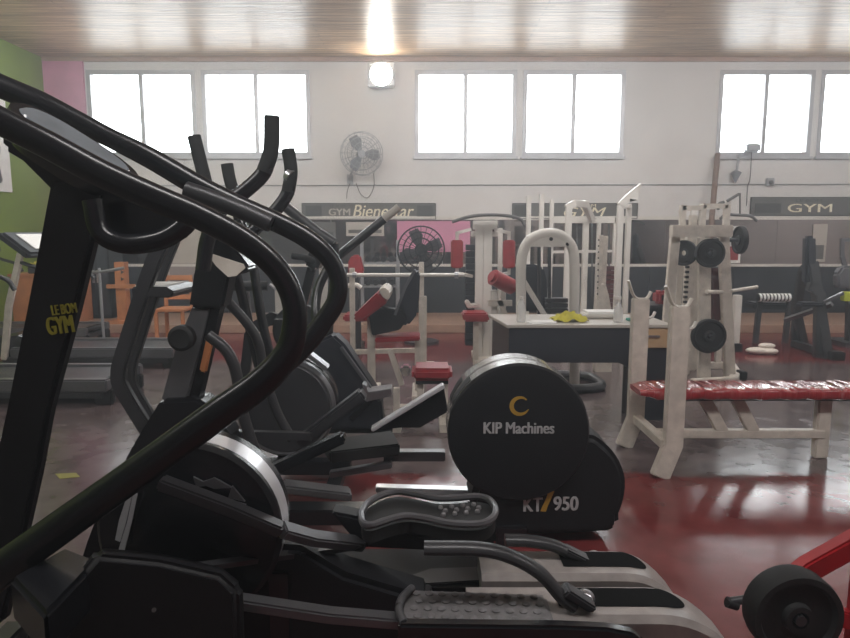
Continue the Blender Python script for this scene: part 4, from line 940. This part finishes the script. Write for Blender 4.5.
# ================================================================== MIDDLE: PEDESTAL FAN, PREACHER BENCH, BARBELL RACK
YFN = 8.6
c = W(421, 250, YFN)
r = thing('pedestal_fan', 'black round pedestal fan before the pink mirror reflection', 'fan', (c.x, YFN, 0))
m = MB(); R = .31
for rad, d in ((R, 0), (R, .12), (R*.75, -.03), (R*.5, -.05), (R*.25, -.055)): m.ring(c+V((0, d, 0)), rad, .009, (0, 1, 0), 40, 6)
for k in range(24):
    a = 2*PI*k/24; d = V((math.cos(a), 0, math.sin(a))); m.tube([c+d*.05+V((0, -.055, 0)), c+d*.2+V((0, -.04, 0)), c+d*R], .004, seg=5, n=3)
m.build('cage', 'blackmatte', r)
m = MB()
for k in range(4):
    a = 2*PI*k/4+.4; d = V((math.cos(a), 0, math.sin(a))); e = V((-math.sin(a), 0, math.cos(a)))
    m.prism([c+d*.05-e*.03, c+d*.17-e*.1, c+d*.28-e*.07, c+d*.28+e*.06, c+d*.14+e*.06, c+d*.05+e*.03], (0, .01, 0))
m.build('blades', 'char', r)
MB().cyl(c+V((0, .03, 0)), c+V((0, .2, 0)), .08).build('motor', 'blackmatte', r)
MB().cyl((c.x, YFN+.15, .03), (c.x, YFN+.15, c.z), .025).build('pole', 'char', r); MB().cyl((c.x, YFN+.15, 0), (c.x, YFN+.15, .04), .24).build('base', 'char', r)

YQ = 6.9
r = thing('barbell_rack', 'slim white barbell rack with two posts left of the cable machine', 'rack', (W(421, 372, YQ).x, YQ, 0))
zx = W(421, 262, YQ).x
MB().bar((zx, YQ, 0), W(421.5, 262, YQ), .05, .055).build('post', 'worn', r, .004)
MB().bar((zx+.02, YQ-.04, 0), W(423, 296, YQ-.04), .06, .08).build('post_sleeve', 'worn', r, .004)
MB().bar((W(352, 300, YQ).x, YQ, 0), W(352, 268, YQ), .05, .055).build('post', 'worn', r, .004)
MB().bars([W(352, 352, YQ), W(424, 350, YQ)], .05, .05).bx(zx-.05, zx+.15, YQ-.35, YQ+.35, 0, .05).bx(W(352, 300, YQ).x-.04, W(352, 300, YQ).x+.04, YQ-.35, YQ+.35, 0, .05).build('brace', 'worn', r, .004)
p0 = W(347, 275, YQ-.07); p1 = W(464, 275, YQ-.07)
r = thing('barbell', 'long pale barbell resting on the slim white rack', 'barbell', (p0+p1)/2)
MB().cyl(p0, p1, .02, seg=12).build('shaft', 'white', r); MB().cyl(p0+V((.06, 0, 0)), p0+V((.1, 0, 0)), .035).build('collar', 'silver', r); MB().cyl(p1-V((.1, 0, 0)), p1-V((.06, 0, 0)), .035).build('collar', 'silver', r)
# preacher bench
YE = 5.9
r = thing('preacher_bench', 'preacher curl bench with tilted red arm pad and black seat', 'bench', (W(390, 380, YE).x, YE, 0))
MB().plate([(352, 317), (378, 292), (386, 298), (388, 302), (362, 322), (356, 321)], YE-.25, .5).build('arm_pad', 'red', r, .02)
MB().plate([(378, 290), (384, 287), (390, 292), (389, 300), (384, 299)], YE-.27, .54).build('pad_end', 'worn', r, .01)
MB().bar((W(371, 330, YE).x, YE, 0), W(371, 312, YE), .06, .07).build('post', 'worn', r, .004)
MB().plate([(368, 312), (380, 308), (402, 310), (408, 318), (400, 330), (372, 336)], YE-.08, .16).build('bracket', 'blackmatte', r, .01)
MB().plate([(395, 314), (402, 292), (412, 272), (417, 270), (420, 274), (419, 300), (416, 316), (408, 326), (398, 324)], YE-.05, .36).build('backrest', 'navy', r, .02)
MB().bars([W(395, 315, YE-.1), W(405, 288, YE-.1), W(415, 270, YE-.1)], .03, .025).build('backrest_edge', 'grey', r)
MB().bars([W(376, 338, YE), W(420, 336, YE)], .3, .04).build('seat', 'red', r, .01)
MB().bar((W(418, 330, YE).x, YE, 0), W(418, 338, YE), .06, .06).bars([W(371, 398, YE), W(420, 398, YE)], .06, .05).bar(W(390, 350, YE), W(402, 385, YE), .05, .05).build('leg', 'worn', r, .004)
MB().bx(W(366, 300, YE).x, W(378, 300, YE).x, YE-.3, YE+.3, 0, .05).bx(W(412, 300, YE).x, W(424, 300, YE).x, YE-.25, YE+.3, 0, .05).build('base', 'worn', r, .004)
MB().box(W(406, 370, YE-.05), (.09, .12, .1)).build('counterweight', 'chrome', r, .02)
# low red seat behind KIP drum
YV = 4.95
r = thing('low_bench', 'low bench with short red seat pad left of the big drum', 'bench', (W(432, 400, YV).x, YV, 0))
z1 = .47
xa, xb = W(412, 385, YV).x, W(452, 385, YV).x
MB().bx(xa, xb, YV-.1, YV+.2, z1-.1, z1).build('seat', 'red', r, .03, 3)
MB().bx(xa+.03, xb-.03, YV-.05, YV+.15, z1-.13, z1-.1).build('seat_board', 'blackmatte', r)
for x in (xa+.04, xb-.08): MB().bx(x, x+.05, YV, YV+.06, 0, z1-.12).build('leg', 'worn', r)
MB().bx(xa-.12, xb+.05, YV-.02, YV+.08, .1, .15).bx(xa-.15, xa-.08, YV-.2, YV+.25, 0, .06).bx(xb-.1, xb-.03, YV-.2, YV+.25, 0, .06).bar((xa-.12, YV, .05), (xa-.12, YV, .3), .05, .05).build('frame', 'worn', r)
# white posts glimpsed between elliptical arms
YW = 6.6
r = thing('squat_stand', 'pair of white squat stand posts glimpsed between the elliptical arms', 'rack', (W(300, 370, YW).x, YW, 0))
for x, t in ((279, 284), (323, 262)):
    b = W(x, t, YW); MB().bar((b.x, YW, 0), b, .06, .08).build('post', 'white', r, .006); MB().bx(b.x-.06, b.x+.06, YW-.3, YW+.3, 0, .06).build('foot', 'worn', r)
    MB().tube([b+V((-.08, -.04, .0)), b+V((0, -.05, -.05)), b+V((.1, -.05, .0))], .015, seg=8).build('hook', 'silver', r)
MB().bx(W(279, 300, YW).x, W(323, 300, YW).x, YW+.05, YW+.11, .12, .18).build('crossbar', 'worn', r)
# red and black machine behind
YZ = 8.2
r = thing('seated_machine', 'seated machine with bright red pad behind the elliptical arms', 'exercise machine', (W(352, 330, YZ).x, YZ, 0))
MB().plate([(348, 262), (352, 255), (360, 255), (364, 272), (362, 276), (348, 276)], YZ, .12).build('back_pad', 'red', r, .02)
MB().bar((W(356, 300, YZ+.16).x, YZ+.16, 0), W(356, 258, YZ+.16), .07, .08).build('post', 'char', r); MB().bx(W(346, 300, YZ).x, W(372, 300, YZ).x, YZ-.35, YZ+.05, .42, .5).build('seat', 'red', r, .02)
MB().bx(W(350, 300, YZ).x, W(362, 300, YZ).x, YZ-.4, YZ+.3, 0, .07).bar((W(360, 300, YZ).x, YZ-.2, 0), (W(360, 300, YZ).x, YZ-.2, .42), .06, .06).build('base', 'char', r)
MB().tube([W(346, 286, YZ-.2), W(356, 285, YZ-.2), W(361, 288, YZ-.2)], .03, seg=8).build('handle', 'white', r)
# dumbbell rack with dumbbells on the platform left of centre
YU = 10.2
xa, xb = W(362, 262, YU).x, W(398, 262, YU).x
r = thing('dumbbell_rack', 'grey dumbbell rack on the platform left of the pedestal fan', 'rack', ((xa+xb)/2, YU, .12))
for x in (xa, xb): MB().bar((x, YU, .12), (x, YU, W(380, 240, YU).z), .06, .05).build('post', 'wire', r); MB().bx(x-.03, x+.03, YU-.2, YU+.2, .12, .16).build('foot', 'wire', r)
zs = [W(380, 262, YU).z, W(380, 285, YU).z]
for z in zs: MB().bx(xa, xb, YU-.12, YU+.12, z-.03, z).build('shelf', 'wire', r)
first = None
for j, z in enumerate(zs):
    for i in range(4):
        x = xa+.1+(xb-xa-.2)*i/3; loc = V((x, YU, z+.048))
        if first is None:
            first = thing('dumbbell', 'dumbbell on the upper shelf of grey rack', 'dumbbell', loc)
            MB().cyl(loc+V((0, -.07, 0)), loc+V((0, .07, 0)), .016, seg=10).build('grip', 'wire', first)
            for s in (-1, 1): MB().cyl(loc+V((0, s*.07, 0)), loc+V((0, s*.14, 0)), .045, seg=12).build('head', 'rubber', first)
            dd = first
        else:
            dd = copy_tree(first); dd.location = loc
        tag(dd, '%s dumbbell from the left on the %s shelf of the grey rack' % (['first', 'second', 'third', 'fourth'][i], ['upper', 'lower'][j]), 'dumbbell', 'dumbbells on the grey rack')

# ================================================================== LOWER RIGHT: RED ARM AND PLATE
c = W(792, 612, 2.0); R = 45*pxm(2.0, 606)
r = thing('plate_tree', 'red plate storage arm entering at lower right corner', 'rack', (c.x+.35, 2.1, 0))
MB().bars([c+V((.02, .12, .0)), c+V((.12, .12, .09)), c+V((.3, .1, .22)), c+V((.5, .1, .7))], .06, .075).build('arm', 'redpaint', r, .008)
MB().cyl(W(728, 602, 2.13), c+V((.05, .13, -.01)), .015, seg=14).build('peg', 'char', r)
MB().cyl(c+V((0, -.055, 0)), c+V((0, .12, 0)), .018, seg=14).build('plate_pin', 'char', r)
MB().cyl(W(727, 602, 2.13), W(737, 605, 2.13), .019, seg=14).build('peg_cap', 'rubber', r)
MB().bx(c.x+.1, c.x+.6, 1.9, 2.3, 0, .05).bar((c.x+.3, 2.1, .04), (c.x+.3, 2.1, c.z+.3), .06, .07).bar((c.x+.3, 2.1, c.z-.1), c+V((.0, .12, -.02)), .05, .06).build('base', 'redpaint', r, .006)
ax = V((0, 1, 0))
t = disc(c, R, .09, ax, 'big black plate on the red arm at lower right', 'rubber')

# yellow floor line
a = F(58, 478); tag(MB().prism([F(55, 474, .001), F(76, 473, .001), F(80, 477, .001), F(60, 479, .001)], (0, 0, .002)).build('floor_tape', 'yellow'), 'short scrap of yellow tape on the floor beside the front post', 'tape')


# ================================================================== EXERCISE BIKE BEHIND THE ARMS
YBK = 5.35
r = thing('exercise_bike', 'dark exercise bike half hidden behind the looping elliptical arms', 'exercise bike', (W(285, 380, YBK).x, YBK, 0))
c = W(300, 330, YBK); MB().lathe(c+V((0, -.06, 0)), [(.02, 0), (.2, 0), (.22, .02), (.22, .1), (.2, .12), (.02, .12)], (0, 1, 0), 36).build('flywheel', 'blackmatte', r)
MB().bar(c, (c.x+.02, YBK, .1), .08, .1).bars([c, W(272, 318, YBK), W(250, 330, YBK)], .07, .1).bx(c.x-.75, c.x+.25, YBK-.05, YBK+.05, .04, .12).bx(c.x+.15, c.x+.25, YBK-.25, YBK+.25, 0, .08).bx(c.x-.75, c.x-.65, YBK-.25, YBK+.25, 0, .08).bar(W(250, 332, YBK), (c.x-.5, YBK, .1), .07, .08).build('frame', 'black', r, .008)
MB().bar(W(250, 332, YBK), W(246, 292, YBK), .05, .05).build('seat_post', 'grey', r)
MB().loft([[V((W(246, 288, YBK).x+dx, YBK+w*math.cos(t), W(246, 286, YBK).z+.04*math.sin(t))) for t in [2*PI*k/14 for k in range(14)]] for dx, w in ((-.16, .09), (-.1, .13), (0, .12), (.1, .05), (.18, .03))]).build('seat', 'rubber', r)
MB().bar(c+V((0, 0, .1)), W(312, 268, YBK), .06, .07).build('handlebar_post', 'black', r)
for sgn in (-1, 1): MB().tube([W(312, 270, YBK), W(314, 262, YBK+.1*sgn), W(306, 258, YBK+.22*sgn), W(292, 256, YBK+.24*sgn)], .025, seg=10).build('handlebar', 'rubber', r)
MB().box(W(318, 256, YBK), (.12, .26, .2), Matrix.Rotation(.5, 3, 'Y')).build('console', 'black', r, .02)
for sgn in (-1, 1): MB().bar(c+V((0, .08*sgn, 0)), c+V((.12*sgn, .09*sgn, -.1*sgn)), .02, .03).box(c+V((.12*sgn, .15*sgn, -.1*sgn)), (.1, .1, .025)).build('pedal', 'rubber', r)
# ================================================================== LIGHT
w = bpy.data.worlds.new('World'); SC.world = w; w.use_nodes = True
nt = w.node_tree; bg = nt.nodes['Background']
sky = nt.nodes.new('ShaderNodeTexSky'); sky.sky_type = 'HOSEK_WILKIE'; sky.turbidity = 8; sky.sun_direction = (0.1, .6, .79)
mix = nt.nodes.new('ShaderNodeMix'); mix.data_type = 'RGBA'; mix.inputs['Factor'].default_value = .85
nt.links.new(sky.outputs[0], mix.inputs['A']); mix.inputs['B'].default_value = (.93, .97, 1, 1)
nt.links.new(mix.outputs['Result'], bg.inputs['Color']); bg.inputs['Strength'].default_value = 10
def area(name, loc, rot, sx, sy, power, col=(1, 1, 1), portal=False):
    l = bpy.data.lights.new(name, 'AREA'); l.shape = 'RECTANGLE'; l.size = sx; l.size_y = sy; l.energy = power; l.color = col
    if portal: l.cycles.is_portal = True
    o = bpy.data.objects.new(name, l); COL.objects.link(o); o.location = loc; o.rotation_euler = rot
    return o
for i, (a, b) in enumerate(WX):
    area('window_portal', ((a+b)/2, YB+.21, (WZ0+WZ1)/2), (-PI/2, 0, 0), b-a, WZ1-WZ0, 1, portal=True)
# added fill lights under the ceiling, out of view, to brighten wall and machines
for x in (-4.0, 0.5, 5.0):
    area('fill_light', (x, 6.6, ZC-.08), (math.radians(38), 0, 0), 3.0, .5, 120, (1, .98, .96))
    area('fill_light', (x, 1.0, ZC-.08), (math.radians(25), 0, 0), 3.0, .6, 95, (1, .97, .95))
# ================================================================== GLARE VEIL
hm = bpy.data.materials.new('glare_haze'); hm.use_nodes = True
nt = hm.node_tree; nt.nodes.remove(nt.nodes['Principled BSDF'])
vs_ = nt.nodes.new('ShaderNodeVolumeScatter'); vs_.inputs['Density'].default_value = .02; vs_.inputs['Anisotropy'].default_value = .6; vs_.inputs['Color'].default_value = (.9, .95, 1, 1)  # scattering volume added to imitate veiling glare of the lens
nt.links.new(vs_.outputs[0], nt.nodes['Material Output'].inputs['Volume'])
hz_ = MB().bx(XL-.3, XR+.3, YF-.3, YB+.3, -.2, ZC+.25).build('glare_veil', hm); hz_['kind'] = 'structure'
SC.cycles.volume_bounces = 0
# ================================================================== CAMERA
cam = bpy.data.cameras.new('camera'); co = bpy.data.objects.new('camera', cam); COL.objects.link(co)
co.location = (0, 0, H); co.rotation_euler = (PI/2-PITCH, 0, 0)
cam.sensor_fit = 'HORIZONTAL'; cam.sensor_width = 36; cam.lens = FPX*36/850; cam.clip_start = .05
SC.camera = co
SC.view_settings.view_transform = 'Standard'; SC.view_settings.look = 'None'; SC.view_settings.exposure = 0
SC.cycles.use_denoising = True
try: SC.cycles.denoiser = 'OPENIMAGEDENOISE'
except Exception: pass
SC.cycles.max_bounces = 8; SC.cycles.transparent_max_bounces = 12; SC.cycles.sample_clamp_indirect = 6
for o in list(COL.objects):
    if '_o' in o: del o['_o']
